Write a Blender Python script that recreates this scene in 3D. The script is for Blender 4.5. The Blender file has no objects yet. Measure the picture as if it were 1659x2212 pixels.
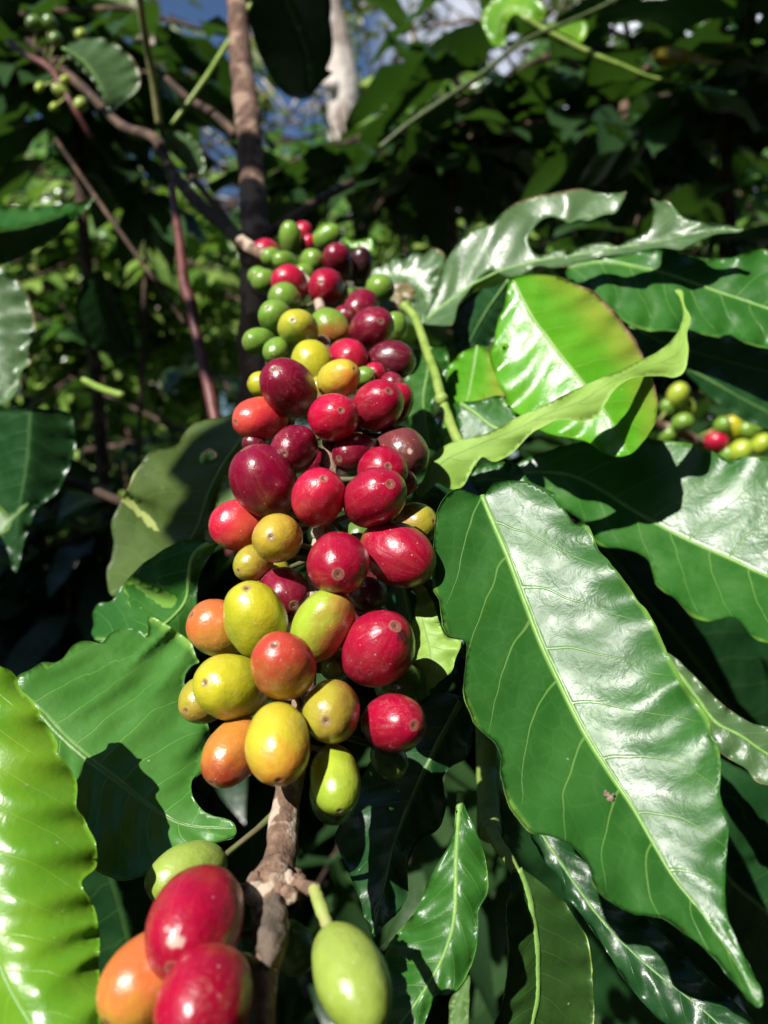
import bpy, math, random
from mathutils import Vector, Matrix, noise
from mathutils.geometry import delaunay_2d_cdt
R_ = random.Random(7)
sc = bpy.context.scene
COL = sc.collection
F = 1700.0; CX = 829.5; CY = 1106.0; CZ = 1.5
SUN = Vector((-.43, -.65, .63)).normalized()      # towards the sun

# ------------------------------------------------------------------ helpers
def at(x, y, D):
    return Vector(((x-CX)/F*D, D, CZ-(y-CY)/F*D))
CROP = {'V':(0,0,1), 'R':(829.5,380,.5), 'B':(916,1019.6,.5392), 'W':(674,1555.4,.375), 'L':(0,864,.3229),
        'M':(0,1296,.414), 'T':(0,0,.5), 'U':(829.5,0,.5), 'C':(0,466.6,.3333)}
def P(k, pts):
    ox, oy, s = CROP[k]
    return [(ox+s*p[0], oy+s*p[1]) for p in pts]
def lerp(a, b, t): return a+(b-a)*t
def sstep(a, b, x):
    t = max(0, min(1, (x-a)/(b-a))); return t*t*(3-2*t)
def interp(tab, x):
    if x <= tab[0][0]: return tab[0][1]
    for (x0, y0), (x1, y1) in zip(tab, tab[1:]):
        if x <= x1: return y0+(y1-y0)*(x-x0)/(x1-x0)
    return tab[-1][1]
def cr(pts, step, closed=False):
    n = len(pts); out = []
    rng = range(n if closed else n-1)
    for i in rng:
        if closed: p0, p1, p2, p3 = pts[i-1], pts[i], pts[(i+1) % n], pts[(i+2) % n]
        else: p0, p1, p2, p3 = pts[max(i-1, 0)], pts[i], pts[i+1], pts[min(i+2, n-1)]
        d = math.dist(p1, p2); k = max(1, int(round(d/step)))
        for j in range(k):
            t = j/k
            out.append(tuple(.5*((2*b)+(c-a)*t+(2*a-5*b+4*c-e)*t*t+(3*b-a-3*c+e)*t**3) for a, b, c, e in zip(p0, p1, p2, p3)))
    if not closed: out.append(tuple(pts[-1]))
    return out
def mkmesh(name, verts, faces, mat, parent=None, smooth=True, loc=None, midx=None, uv=None, vcol=None):
    me = bpy.data.meshes.new(name)
    if loc is None: loc = Vector((0, 0, 0))
    me.from_pydata([tuple(Vector(v)-loc) for v in verts], [], faces)
    mats = mat if isinstance(mat, (list, tuple)) else [mat]
    for m in mats: me.materials.append(m)
    if midx: me.polygons.foreach_set('material_index', midx)
    if smooth: me.polygons.foreach_set('use_smooth', [True]*len(me.polygons))
    if uv:
        l = me.uv_layers.new(name='UVMap'); buf = [0.0]*(2*len(me.loops))
        for i, lp in enumerate(me.loops):
            buf[2*i], buf[2*i+1] = uv[lp.vertex_index]
        l.data.foreach_set('uv', buf)
    if vcol:
        a = me.color_attributes.new('Col', 'FLOAT_COLOR', 'POINT')
        a.data.foreach_set('color', [c for v in vcol for c in (v[0], v[1], v[2], 1.0)])
    me.update()
    o = bpy.data.objects.new(name, me); COL.objects.link(o)
    if parent is not None:
        o.parent = parent; o.location = loc-parent.matrix_world.translation if parent.parent is None else (0, 0, 0)
    else: o.location = loc
    return o
def thing(name, label, cat, loc, group=None):
    o = bpy.data.objects.new(name, None); COL.objects.link(o); o.location = loc
    o.empty_display_size = .01
    o['label'] = label; o['category'] = cat
    if group: o['group'] = group
    o.matrix_world = Matrix.Translation(Vector(loc))
    return o
def child(o, name, verts, faces, mat, **k):
    """mesh child of o, geometry given in world space; meshes keep the thing's origin"""
    base = o
    off = Vector((0, 0, 0)); q = o
    while q is not None: off += q.location; q = q.parent
    me_o = mkmesh(name, [Vector(v)-off for v in verts], faces, mat, **k)
    me_o.parent = o; me_o.location = (0, 0, 0)
    return me_o

class Geo:
    def __init__(s): s.v = []; s.f = []; s.m = []; s.uv = []
    def tube(s, pts, rads, seg=10, rough=0, nscale=400, mi=0, cap=True):
        pts = [Vector(p) for p in pts]; b = len(s.v); n = len(pts)
        t0 = (pts[1]-pts[0]).normalized(); ref = Vector((0, 0, 1)) if abs(t0.z) < .9 else Vector((1, 0, 0))
        u = t0.cross(ref).normalized()
        L = 0
        for i, p in enumerate(pts):
            t = (pts[min(i+1, n-1)]-pts[max(i-1, 0)]).normalized()
            u = (u-t*u.dot(t)).normalized(); w = t.cross(u)
            if i: L += (pts[i]-pts[i-1]).length
            for k in range(seg):
                a = 2*math.pi*k/seg; d = u*math.cos(a)+w*math.sin(a); r = rads[i]
                q = p+d*r
                if rough: q += d*r*rough*noise.noise(q*nscale)
                s.v.append(q); s.uv.append((k/seg, L))
        for i in range(n-1):
            for k in range(seg):
                k2 = (k+1) % seg
                s.f.append((b+i*seg+k, b+i*seg+k2, b+(i+1)*seg+k2, b+(i+1)*seg+k)); s.m.append(mi)
        if cap:
            s.f.append(tuple(b+k for k in range(seg))[::-1]); s.m.append(mi)
            s.f.append(tuple(b+(n-1)*seg+k for k in range(seg))); s.m.append(mi)
    def blob(s, c, r, seg=10, rough=.2, nscale=500, mi=0, sc_=(1, 1, 1)):
        b = len(s.v); c = Vector(c); R = seg//2
        for i in range(R+1):
            th = math.pi*i/R
            for k in range(seg):
                a = 2*math.pi*k/seg
                d = Vector((math.sin(th)*math.cos(a), math.sin(th)*math.sin(a), math.cos(th)))
                q = c+Vector((d.x*sc_[0], d.y*sc_[1], d.z*sc_[2]))*r
                q += d*r*rough*noise.noise(q*nscale)
                s.v.append(q); s.uv.append((k/seg, i/R*r))
        for i in range(R):
            for k in range(seg):
                k2 = (k+1) % seg
                s.f.append((b+i*seg+k, b+(i+1)*seg+k, b+(i+1)*seg+k2, b+i*seg+k2)); s.m.append(mi)

# ------------------------------------------------------------------ node helpers
class NT:
    def __init__(s, name):
        s.mat = bpy.data.materials.new(name); s.mat.use_nodes = True; s.t = s.mat.node_tree
        for n in list(s.t.nodes): s.t.nodes.remove(n)
        s.out = s.n('ShaderNodeOutputMaterial')
    def n(s, ty, **k):
        nd = s.t.nodes.new(ty)
        for a, b in k.items(): setattr(nd, a, b)
        return nd
    def link(s, a, b): s.t.links.new(a, b)
    def set(s, sock, v):
        if isinstance(v, bpy.types.NodeSocket): s.link(v, sock)
        elif v is not None: sock.default_value = v
    def math(s, op, a, b=None, c=None, clamp=False):
        nd = s.n('ShaderNodeMath', operation=op, use_clamp=clamp)
        s.set(nd.inputs[0], a)
        if b is not None: s.set(nd.inputs[1], b)
        if c is not None: s.set(nd.inputs[2], c)
        return nd.outputs[0]
    def mix(s, f, a, b, bl='MIX'):
        nd = s.n('ShaderNodeMix', data_type='RGBA', blend_type=bl)
        s.set(nd.inputs[0], f)
        s.set(nd.inputs[6], a if isinstance(a, bpy.types.NodeSocket) else (*a, 1)); s.set(nd.inputs[7], b if isinstance(b, bpy.types.NodeSocket) else (*b, 1))
        return nd.outputs[2]
    def noise(s, vec, scale, detail=3, rough=.5, dist=0):
        nd = s.n('ShaderNodeTexNoise'); s.link(vec, nd.inputs['Vector'])
        nd.inputs['Scale'].default_value = scale; nd.inputs['Detail'].default_value = detail
        nd.inputs['Roughness'].default_value = rough; nd.inputs['Distortion'].default_value = dist
        return nd.outputs[0]
    def maprange(s, v, a, b, c=0, d=1, smooth=True):
        nd = s.n('ShaderNodeMapRange'); nd.interpolation_type = 'SMOOTHSTEP' if smooth else 'LINEAR'
        s.link(v, nd.inputs[0])
        for i, x in zip((1, 2, 3, 4), (a, b, c, d)): s.set(nd.inputs[i], x)
        return nd.outputs[0]
    def bump(s, h, strength, dist, prev=None):
        nd = s.n('ShaderNodeBump'); s.link(h, nd.inputs['Height']); nd.inputs['Strength'].default_value = strength
        nd.inputs['Distance'].default_value = dist
        if prev is not None: s.link(prev, nd.inputs['Normal'])
        return nd.outputs[0]
    def bsdf(s, col, rough, normal=None, spec=.5, coat=0, coat_r=.2, sss=0):
        b = s.n('ShaderNodeBsdfPrincipled')
        s.set(b.inputs['Base Color'], col if isinstance(col, bpy.types.NodeSocket) else (*col, 1))
        s.set(b.inputs['Roughness'], rough); b.inputs['Specular IOR Level'].default_value = spec
        if coat: b.inputs['Coat Weight'].default_value = coat; b.inputs['Coat Roughness'].default_value = coat_r
        if normal is not None: s.link(normal, b.inputs['Normal'])
        if sss: b.inputs['Subsurface Weight'].default_value = sss; b.inputs['Subsurface Scale'].default_value = .002
        return b

def leaf_mat(name, base, base2, vein, rough=.33, transl=.18, tcol=None, N=9, c=.17, spec=.5, edge=None, edge_w=.93,
             veinw=.03, veinamt=.75, wrinkle=1.0, blush=None, near=True):
    m = NT(name)
    uvn = m.n('ShaderNodeUVMap'); sp = m.n('ShaderNodeSeparateXYZ'); m.link(uvn.outputs[0], sp.inputs[0])
    u, t = sp.outputs[0], sp.outputs[1]
    s_ = m.math('ABSOLUTE', m.math('MULTIPLY_ADD', u, 2.0, -1.0))
    geo = m.n('ShaderNodeNewGeometry'); pos = geo.outputs['Position']
    n1 = m.noise(pos, 60, 3)
    col = m.mix(m.maprange(n1, .35, .7), base, base2)
    if blush:        # an aged half or margin of another pigment
        bf = m.math('MULTIPLY', m.maprange(u, .38, .0), m.maprange(n1, .2, .75, .4, 1))
        col = m.mix(bf, col, blush)
    side = m.math('MULTIPLY', m.math('GREATER_THAN', u, .5), .45)
    wob = m.math('MULTIPLY', m.math('SUBTRACT', m.noise(pos, 90, 1), .5), .35)
    ph = m.math('ADD', m.math('ADD', m.math('MULTIPLY', m.math('SUBTRACT', t, m.math('MULTIPLY', m.math('POWER', s_, 1.35), c)), float(N)), side), wob)
    d = m.math('ABSOLUTE', m.math('SUBTRACT', m.math('FRACT', ph), .5))
    wv = m.math('MULTIPLY', m.math('SUBTRACT', 1.25, s_), veinw)
    lat = m.maprange(m.math('DIVIDE', d, wv), .3, 1.0, 1, 0)
    lat = m.math('MULTIPLY', lat, m.maprange(s_, .8, .97, 1, 0))
    midw = m.math('MULTIPLY_ADD', t, -.03, .05)
    mid = m.maprange(m.math('DIVIDE', s_, midw), .5, 1.1, 1, 0)
    v = m.math('MAXIMUM', mid, m.math('MULTIPLY', lat, .7))
    vo = m.n('ShaderNodeTexVoronoi', feature='DISTANCE_TO_EDGE'); m.link(pos, vo.inputs['Vector']); vo.inputs['Scale'].default_value = 190
    if near:
        net = m.maprange(vo.outputs[0], 0, .09, 1, 0)
        v = m.math('MAXIMUM', v, m.math('MULTIPLY', net, .05))
    col = m.mix(m.math('MULTIPLY', v, veinamt), col, vein)
    if near:         # little pale and brown specks
        sp1 = m.n('ShaderNodeTexVoronoi'); m.link(pos, sp1.inputs['Vector']); sp1.inputs['Scale'].default_value = 260
        rs = m.n('ShaderNodeSeparateColor'); m.link(sp1.outputs['Color'], rs.inputs[0])
        spk = m.math('MULTIPLY', m.maprange(sp1.outputs['Distance'], .05, .10, 1, 0), m.math('GREATER_THAN', rs.outputs[0], .90))
        col = m.mix(m.math('MULTIPLY', spk, .6), col, (.45, .5, .3))
        sp2 = m.n('ShaderNodeTexVoronoi'); m.link(pos, sp2.inputs['Vector']); sp2.inputs['Scale'].default_value = 140
        rs2 = m.n('ShaderNodeSeparateColor'); m.link(sp2.outputs['Color'], rs2.inputs[0])
        spk2 = m.math('MULTIPLY', m.maprange(sp2.outputs['Distance'], .04, .10, 1, 0), m.math('GREATER_THAN', rs2.outputs[1], .95))
        col = m.mix(m.math('MULTIPLY', spk2, .7), col, (.05, .03, .01))
    if edge:
        col = m.mix(m.math('MULTIPLY', m.maprange(s_, edge_w, .99), m.math('LESS_THAN', u, .5) if blush else 1.0), col, edge)
    h = m.math('MULTIPLY', m.noise(pos, 900, 4, .6), .35)
    h = m.math('ADD', h, m.math('MULTIPLY', m.noise(pos, 260, 3, .6, 1.2), .6*wrinkle))
    if near: h = m.math('ADD', h, m.math('MULTIPLY', m.maprange(vo.outputs[0], 0, .25), .12))
    h = m.math('ADD', h, m.math('MULTIPLY', m.math('MAXIMUM', lat, mid), -.5))
    nrm = m.bump(h, .42, .0004)
    rr = m.maprange(m.noise(pos, 120, 3), .3, .7, rough-.05, rough+.08)
    b = m.bsdf(col, rr, nrm, spec)
    if transl:
        tr = m.n('ShaderNodeBsdfTranslucent')
        tc = m.mix(.6, col, tcol or tuple(min(1, x*3) for x in base)); m.link(tc, tr.inputs[0])
        mx = m.n('ShaderNodeMixShader'); mx.inputs[0].default_value = transl
        m.link(b.outputs[0], mx.inputs[1]); m.link(tr.outputs[0], mx.inputs[2]); m.link(mx.outputs[0], m.out.inputs[0])
    else: m.link(b.outputs[0], m.out.inputs[0])
    return m.mat

G = dict(
 green=leaf_mat('leaf_green', (.024,.115,.014), (.04,.15,.02), (.16,.33,.06), edge=(.14,.30,.04)),
 mid=leaf_mat('leaf_mid_green', (.055,.185,.026), (.075,.22,.036), (.19,.38,.07), rough=.36, edge=(.2,.38,.06)),
 hang=leaf_mat('leaf_hanging', (.03,.085,.015), (.045,.11,.02), (.09,.19,.04), rough=.42, transl=.2, edge=(.3,.42,.08), edge_w=.96),
 deep=leaf_mat('leaf_shaded_green', (.012,.055,.014), (.02,.075,.02), (.07,.17,.045), rough=.34, transl=.12),  # darker copy of the leaf green, with shade put into its colour
 glossy=leaf_mat('leaf_glossy', (.022,.105,.014), (.035,.14,.02), (.20,.38,.08), rough=.38, edge=(.16,.33,.05)),
 grey=leaf_mat('leaf_greyish', (.07,.14,.05), (.10,.18,.07), (.20,.30,.12), rough=.33, edge=(.25,.20,.10)),
 young=leaf_mat('leaf_young', (.12,.31,.018), (.19,.38,.022), (.30,.5,.06), rough=.28, transl=.28, tcol=(.4,.7,.04), N=10),
 youngaged=leaf_mat('leaf_young_aged', (.10,.36,.015), (.14,.42,.02), (.30,.5,.07), rough=.27, transl=.35, tcol=(.35,.75,.03), blush=(.36,.36,.05), edge=(.40,.22,.14), edge_w=.9),
 lime=leaf_mat('leaf_lime_underside', (.27,.46,.07), (.33,.52,.10), (.13,.26,.05), rough=.55, transl=.25, tcol=(.5,.8,.1), veinamt=.5, wrinkle=.4, N=8),
 under=leaf_mat('leaf_underside', (.10,.20,.05), (.13,.24,.06), (.20,.33,.09), rough=.5, transl=.25, tcol=(.3,.6,.05), wrinkle=.5, edge=(.25,.35,.08)),
 olive=leaf_mat('leaf_olive_underside', (.05,.085,.014), (.07,.115,.02), (.13,.20,.045), rough=.5, transl=.14, tcol=(.3,.45,.05), wrinkle=.5, edge=(.3,.35,.1), edge_w=.96),
 far=leaf_mat('leaf_far', (.03,.10,.02), (.05,.15,.03), (.10,.2,.05), rough=.3, transl=.2, near=False),
 yellow=leaf_mat('leaf_yellowing', (.30,.26,.02), (.4,.30,.03), (.4,.35,.1), rough=.4, transl=.3, near=False),
)
def simple_leafmat(name, a, b, rough, tr, bright=(.2,.5,.04), extra=None):
    m = NT(name); geo = m.n('ShaderNodeNewGeometry')
    rnd = geo.outputs['Random Per Island']
    col = m.mix(m.maprange(rnd, 0, 1, 0, 1, False), a, b)
    if extra: col = m.mix(m.math('GREATER_THAN', rnd, .93), col, extra)
    nrm = m.bump(m.noise(geo.outputs['Position'], 120, 2), .5, .002)
    bs = m.bsdf(col, rough, nrm, .5)
    t = m.n('ShaderNodeBsdfTranslucent'); t.inputs[0].default_value = (*bright, 1)
    mx = m.n('ShaderNodeMixShader'); mx.inputs[0].default_value = tr
    m.link(bs.outputs[0], mx.inputs[1]); m.link(t.outputs[0], mx.inputs[2]); m.link(mx.outputs[0], m.out.inputs[0])
    return m.mat
FOL = dict(
 a=simple_leafmat('foliage_coffee', (.02,.07,.014), (.14,.26,.05), .22, .2),
 b=simple_leafmat('foliage_light', (.08,.17,.025), (.30,.42,.09), .24, .28, (.3,.55,.06), (.35,.35,.12)),
 c=simple_leafmat('foliage_shade_tone', (.012,.035,.012), (.03,.07,.02), .35, .08),  # darker copy of the coffee foliage; the tone stands in for shade
 d=simple_leafmat('foliage_tall', (.08,.12,.03), (.22,.26,.08), .4, .3, (.3,.4,.08)),
)
def bark_mat(name, a, b, c, scale=1.0, rough=.85, moss=None, bumpd=.0006):
    m = NT(name); geo = m.n('ShaderNodeNewGeometry'); pos = geo.outputs['Position']
    mp = m.n('ShaderNodeMapping'); m.link(pos, mp.inputs[0]); mp.inputs['Scale'].default_value = (1, 1, .35)
    n1 = m.noise(mp.outputs[0], 220*scale, 5, .65); n2 = m.noise(pos, 90*scale, 3, .6)
    n3 = m.noise(pos, 700*scale, 4, .7)
    col = m.mix(m.maprange(n1, .35, .65), a, b)
    col = m.mix(m.math('MULTIPLY', m.maprange(n2, .53, .57), .9), col, c)
    if moss: col = m.mix(m.math('MULTIPLY', m.maprange(m.noise(pos, 150*scale, 2), .62, .7), .8), col, moss)
    h = m.math('ADD', m.math('ADD', n1, m.math('MULTIPLY', n3, .5)), m.math('MULTIPLY', n2, .6))
    b_ = m.bsdf(col, rough, m.bump(h, 1.0, bumpd*2.2), .3); m.link(b_.outputs[0], m.out.inputs[0]); return m.mat
BARK = bark_mat('bark_branch', (.13,.08,.055), (.30,.19,.13), (.52,.42,.32))
BARKD = bark_mat('bark_stub', (.10,.08,.06), (.16,.12,.09), (.30,.22,.16))
TRUNKM = bark_mat('bark_stem', (.10,.058,.042), (.20,.12,.085), (.34,.23,.17), .6, bumpd=.0012)
PALEB = bark_mat('bark_pale', (.50,.43,.37), (.66,.60,.53), (.30,.24,.20), .03, bumpd=.02)
DARKB = bark_mat('bark_dark', (.045,.03,.022), (.08,.05,.035), (.14,.09,.06), .6)
def twig_mat(name, a, b, rough=.45):
    m = NT(name); geo = m.n('ShaderNodeNewGeometry'); pos = geo.outputs['Position']
    n1 = m.noise(pos, 150, 4, .6); col = m.mix(m.maprange(n1, .35, .65), a, b)
    b_ = m.bsdf(col, rough, m.bump(m.noise(pos, 900, 3), .5, .0003), .4); m.link(b_.outputs[0], m.out.inputs[0]); return m.mat
TWIG = twig_mat('twig_green', (.17,.28,.04), (.28,.38,.08))
TWIGD = twig_mat('twig_dim_green', (.05,.08,.02), (.08,.11,.03))
TWIGT = twig_mat('twig_tan', (.20,.22,.08), (.30,.28,.12))
TWIGR = twig_mat('twig_red', (.16,.05,.04), (.10,.03,.03))
RIB = twig_mat('midrib_pale', (.15,.31,.06), (.21,.37,.09), .45)
RIBD = twig_mat('midrib_dim', (.09,.20,.05), (.13,.25,.07), .45)
RIBO = twig_mat('midrib_olive', (.13,.18,.05), (.17,.22,.07), .5)
PEDD = twig_mat('pedicel_dull', (.09,.12,.03), (.13,.10,.05), .7)
PED = twig_mat('pedicel_green', (.30,.38,.09), (.34,.32,.12), .6)

# cherry skin: pigment comes from the mesh colour, streaks, specks and fine texture from the nodes
m = NT('cherry_skin'); geo = m.n('ShaderNodeNewGeometry'); pos = geo.outputs['Position']
at_ = m.n('ShaderNodeAttribute'); at_.attribute_name = 'Col'; col = at_.outputs[0]
uvn = m.n('ShaderNodeUVMap'); sp = m.n('ShaderNodeSeparateXYZ'); m.link(uvn.outputs[0], sp.inputs[0]); th0 = sp.outputs[1]
th = m.math('ADD', th0, m.math('MULTIPLY', m.math('SUBTRACT', m.noise(pos, 1500, 3, .6), .5), .05))
cmb = m.n('ShaderNodeCombineXYZ'); m.link(m.math('MULTIPLY', sp.outputs[0], 40.0), cmb.inputs[0]); m.link(m.math('MULTIPLY', th, .8), cmb.inputs[1])
oi = m.n('ShaderNodeObjectInfo'); m.link(m.math('MULTIPLY', oi.outputs['Random'], 50), cmb.inputs[2])
streak = m.noise(cmb.outputs[0], 1.0, 3, .6)
col = m.mix(m.maprange(streak, .5, .85, 0, .16), col, m.mix(.5, col, (.75,.45,.15)))
col = m.mix(m.maprange(m.noise(pos, 260, 3), .4, .75, 0, .18), col, m.mix(1.0, col, (.45,.42,.42), 'MULTIPLY'))
vo = m.n('ShaderNodeTexVoronoi'); m.link(pos, vo.inputs['Vector']); vo.inputs['Scale'].default_value = 620
rs = m.n('ShaderNodeSeparateColor'); m.link(vo.outputs['Color'], rs.inputs[0])
spk = m.math('MULTIPLY', m.maprange(vo.outputs['Distance'], .06, .14, 1, 0), m.math('GREATER_THAN', rs.outputs[0], .68))
col = m.mix(m.math('MULTIPLY', spk, .5), col, (.85,.6,.5))
col = m.mix(m.maprange(m.noise(pos, 2200, 2, .6), .62, .74, 0, .10), col, (.7,.6,.5))
col = m.mix(m.maprange(m.noise(pos, 85, 4, .6), .48, .72, 0, .05), col, (.5,.3,.25))
scn = m.noise(pos, 130, 3, .6, 3.0)    # rare corky scratches
scr = m.math('MULTIPLY', m.maprange(m.math('ABSOLUTE', m.math('SUBTRACT', scn, .5)), 0, .006, 1, 0), m.math('GREATER_THAN', m.noise(pos, 95, 1), .6))
col = m.mix(m.math('MULTIPLY', scr, .5), col, (.6,.42,.32))
ring = m.math('ABSOLUTE', m.math('SUBTRACT', th, .115))
scar = m.math('MULTIPLY', m.math('MAXIMUM', m.maprange(ring, .012, .035, .62, 0), m.maprange(th, .05, .12, .6, 0)), m.maprange(m.noise(pos, 600, 2), .3, .6, .5, 1))
col = m.mix(scar, col, m.mix(m.noise(pos, 1800, 3), (.20,.10,.06), (.38,.23,.14)))
col = m.mix(m.maprange(th, .025, .045, 1, 0), col, (.10,.05,.03))
col = m.mix(m.maprange(m.math('ABSOLUTE', m.math('SUBTRACT', th, .07)), .008, .022, .8, 0), col, (.16,.08,.05))
h = m.math('ADD', m.math('MULTIPLY', m.noise(pos, 2600, 3, .6), .5), m.math('MULTIPLY', m.noise(pos, 320, 2), 2.2))
h = m.math('ADD', h, m.math('MULTIPLY', streak, .35))
rr = m.math('ADD', m.math('MULTIPLY', scar, .45), m.maprange(m.noise(pos, 500, 3), .3, .7, .25, .33))
b_ = m.bsdf(col, rr, m.bump(h, .6, .00022), .5, sss=0, coat=.3, coat_r=.22)
b_.inputs['Subsurface Radius'].default_value = (1, .35, .2)
m.link(b_.outputs[0], m.out.inputs[0]); CHERRY = m.mat

PAL = dict(crimson=((.36,.002,.030), (.27,.003,.020)), bright=((.52,.003,.042), (.42,.008,.03)), dark=((.21,.002,.026), (.13,.003,.015)),
 red=((.48,.006,.045), (.34,.012,.025)), maroon=((.13,.006,.02), (.09,.006,.018)), purple=((.035,.006,.014), (.05,.012,.01)), plum=((.16,.03,.035), (.12,.035,.03)),
 orange=((.60,.15,.04), (.50,.30,.035)), orangered=((.62,.07,.045), (.55,.012,.04)), redorange=((.48,.055,.03), (.40,.16,.03)), yellow=((.50,.46,.02), (.38,.40,.02)),
 yelor=((.55,.46,.03), (.58,.24,.03)), ochre=((.50,.36,.03), (.44,.33,.03)), olive=((.38,.34,.03), (.34,.20,.03)), lime=((.36,.46,.035), (.28,.40,.03)), limered=((.33,.45,.035), (.42,.16,.04)),
 green=((.17,.32,.035), (.13,.25,.03)), greenor=((.17,.30,.03), (.34,.14,.03)), yelgreen=((.50,.47,.03), (.18,.30,.03)), pale=((.30,.40,.07), (.24,.34,.04)), orbrown=((.52,.20,.03), (.34,.05,.02)), dkgreen=((.10,.19,.03), (.07,.14,.02)))

# ------------------------------------------------------------------ traced leaf: outline + midrib, its own depth, folds, thickness
def gloss_ab(x, y):
    v = Vector((-(x-CX)/F, -1, (y-CY)/F)).normalized()
    h = (v+SUN).normalized()
    return h.x/-h.y, h.z/-h.y
def pin(x, y, poly):
    c = False; j = len(poly)-1
    for i in range(len(poly)):
        xi, yi = poly[i]; xj, yj = poly[j]
        if (yi > y) != (yj > y) and x < (xj-xi)*(y-yi)/(yj-yi)+xi: c = not c
        j = i
    return c
LASTD = {}
def leaf(parent, name, outline, rib, D0, mdev=0, ldev=0, rdev=0, lcur=0, rcur=0, mat='green', back='under', sp=9, wave=.0012, wn=7,
         bulge=.0007, N=9, c=.17, thick=.00035, holes=(), ribobj=True, ribr=(.0009, .00025), ribmat=None, seed=0, dcurve=None, edge_n=1.2, smooth_outline=True):
    rr = random.Random(seed+len(outline)*7+int(D0*1e4))
    so = sp*.6
    out = cr(outline, so, True)
    out = [(x+edge_n*noise.noise(Vector((x*.05, y*.05, seed)))+edge_n*.5*noise.noise(Vector((x*.18, y*.18, seed))),
            y+edge_n*noise.noise(Vector((x*.05, y*.05, seed+9)))) for x, y in out]
    rb = cr(rib, 12)
    # depth along the rib, starting on the plane that mirrors the sun and bent away by mdev
    L = [0]; D = [D0]
    for i in range(1, len(rb)):
        (x0, y0), (x1, y1) = rb[i-1], rb[i]
        a, b = gloss_ab((x0+x1)/2, (y0+y1)/2); d = D[-1]; ds = math.dist(rb[i-1], rb[i])
        k = 1-a*((x0-CX)/F)-b*(-(y0-CY)/F)
        D.append(d+d/F*((a*(x1-x0)-b*(y1-y0))/max(k, .4)+mdev*ds)); L.append(L[-1]+ds)
    LT = L[-1]
    if dcurve: D = [d+interp(dcurve, l/LT) for d, l in zip(D, L)]
    seglist = list(zip(rb, rb[1:]))
    def proj(x, y):
        best = None
        for i, ((x0, y0), (x1, y1)) in enumerate(seglist):
            dx, dy = x1-x0, y1-y0; l2 = dx*dx+dy*dy or 1e-9
            t = ((x-x0)*dx+(y-y0)*dy)/l2; t = max(0, min(1, t))
            qx, qy = x0+t*dx, y0+t*dy; q = (x-qx)**2+(y-qy)**2
            if best is None or q < best[0]:
                sgn = 1 if (dx*(y-y0)-dy*(x-x0)) > 0 else -1    # +1: right-hand side when walking base->tip (y down)
                best = (q, i+t, sgn)
        q, it, sgn = best; i = min(int(it), len(seglist)-1); f = it-i
        return math.sqrt(q), lerp(L[i], L[i+1], f)/LT, sgn, lerp(D[i], D[i+1], f), i
    # half widths
    B = 24; hw = {1: [0]*(B+1), -1: [0]*(B+1)}
    for x, y in out:
        d, t, sg, _, _ = proj(x, y)
        k = int(round(t*B)); hw[sg][k] = max(hw[sg][k], d)
    for sg in hw:
        w = hw[sg]; mx = max(w) or 1
        for _ in range(3):
            w = [max(w[i], .5*(w[max(i-1, 0)]+w[min(i+1, B)])) for i in range(B+1)]
        hw[sg] = [max(v, .12*mx) for v in w]
    def depth(x, y):
        d, t, sg, dm, i = proj(x, y)
        w = interp([(k/B, hw[sg][k]) for k in range(B+1)], t) if False else lerp(hw[sg][min(int(t*B), B-1)], hw[sg][min(int(t*B)+1, B)], t*B-min(int(t*B), B-1))
        s = min(1.0, d/w)
        (x0, y0), (x1, y1) = rb[i], rb[i+1]; tx, ty = (x1-x0), (y1-y0); l = math.hypot(tx, ty) or 1
        lx, ly = -ty/l*sg, tx/l*sg             # lateral direction in pixels
        a, b = gloss_ab(x, y); k = max(.4, 1-a*((x-CX)/F)+b*((y-CY)/F))
        dev, cur = (rdev, rcur) if sg > 0 else (ldev, lcur)
        sl = (a*lx-b*ly)/k+dev
        lat = d*dm/F
        z = dm+lat*sl+cur*lat*s
        sm = min(1, s*4)
        z += wave*s*s*math.sin(t*wn*2*math.pi+(1.3 if sg > 0 else 0)+seed)*(1+.5*noise.noise(Vector((t*5, sg, seed))))
        ph = (t-c*s**1.35)*N+(.45 if sg < 0 else 0)
        z -= bulge*sm*(.5-.5*math.cos((ph-.5)*2*math.pi))*(1-.6*s)
        return z, .5+.5*s*sg, t
    LASTD[name+str(seed)] = depth
    # triangulate
    xs = [p[0] for p in out]; ys = [p[1] for p in out]
    pts = [Vector(p) for p in out]; edges = [(i, (i+1) % len(out)) for i in range(len(out))]
    hp = []
    for hsrc in holes:
        hpoly = cr(hsrc, so*.7, True); hpoly = [(x+.8*noise.noise(Vector((x*.3, y*.3, 0))), y+.8*noise.noise(Vector((x*.3, y*.3, 5)))) for x, y in hpoly]
        b0 = len(pts); pts += [Vector(p) for p in hpoly]; edges += [(b0+i, b0+(i+1) % len(hpoly)) for i in range(len(hpoly))]; hp.append(hpoly)
    y = min(ys); row = 0
    while y < max(ys):
        x = min(xs)+(sp/2 if row % 2 else 0)
        while x < max(xs):
            px, py = x+rr.uniform(-.15, .15)*sp, y+rr.uniform(-.15, .15)*sp
            if pin(px, py, out) and not any(pin(px, py, q) for q in hp):
                if min((px-q.x)**2+(py-q.y)**2 for q in pts[:len(edges)]) > (sp*.45)**2: pts.append(Vector((px, py)))
            x += sp
        y += sp*.866; row += 1
    vo_, _, fo, *_ = delaunay_2d_cdt(pts, edges, [], 0, 1e-4)
    faces = []
    for f in fo:
        cx_ = sum(vo_[i].x for i in f)/len(f); cy_ = sum(vo_[i].y for i in f)/len(f)
        if pin(cx_, cy_, out) and not any(pin(cx_, cy_, q) for q in hp): faces.append(list(f))
    V3 = []; UV = []
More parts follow.
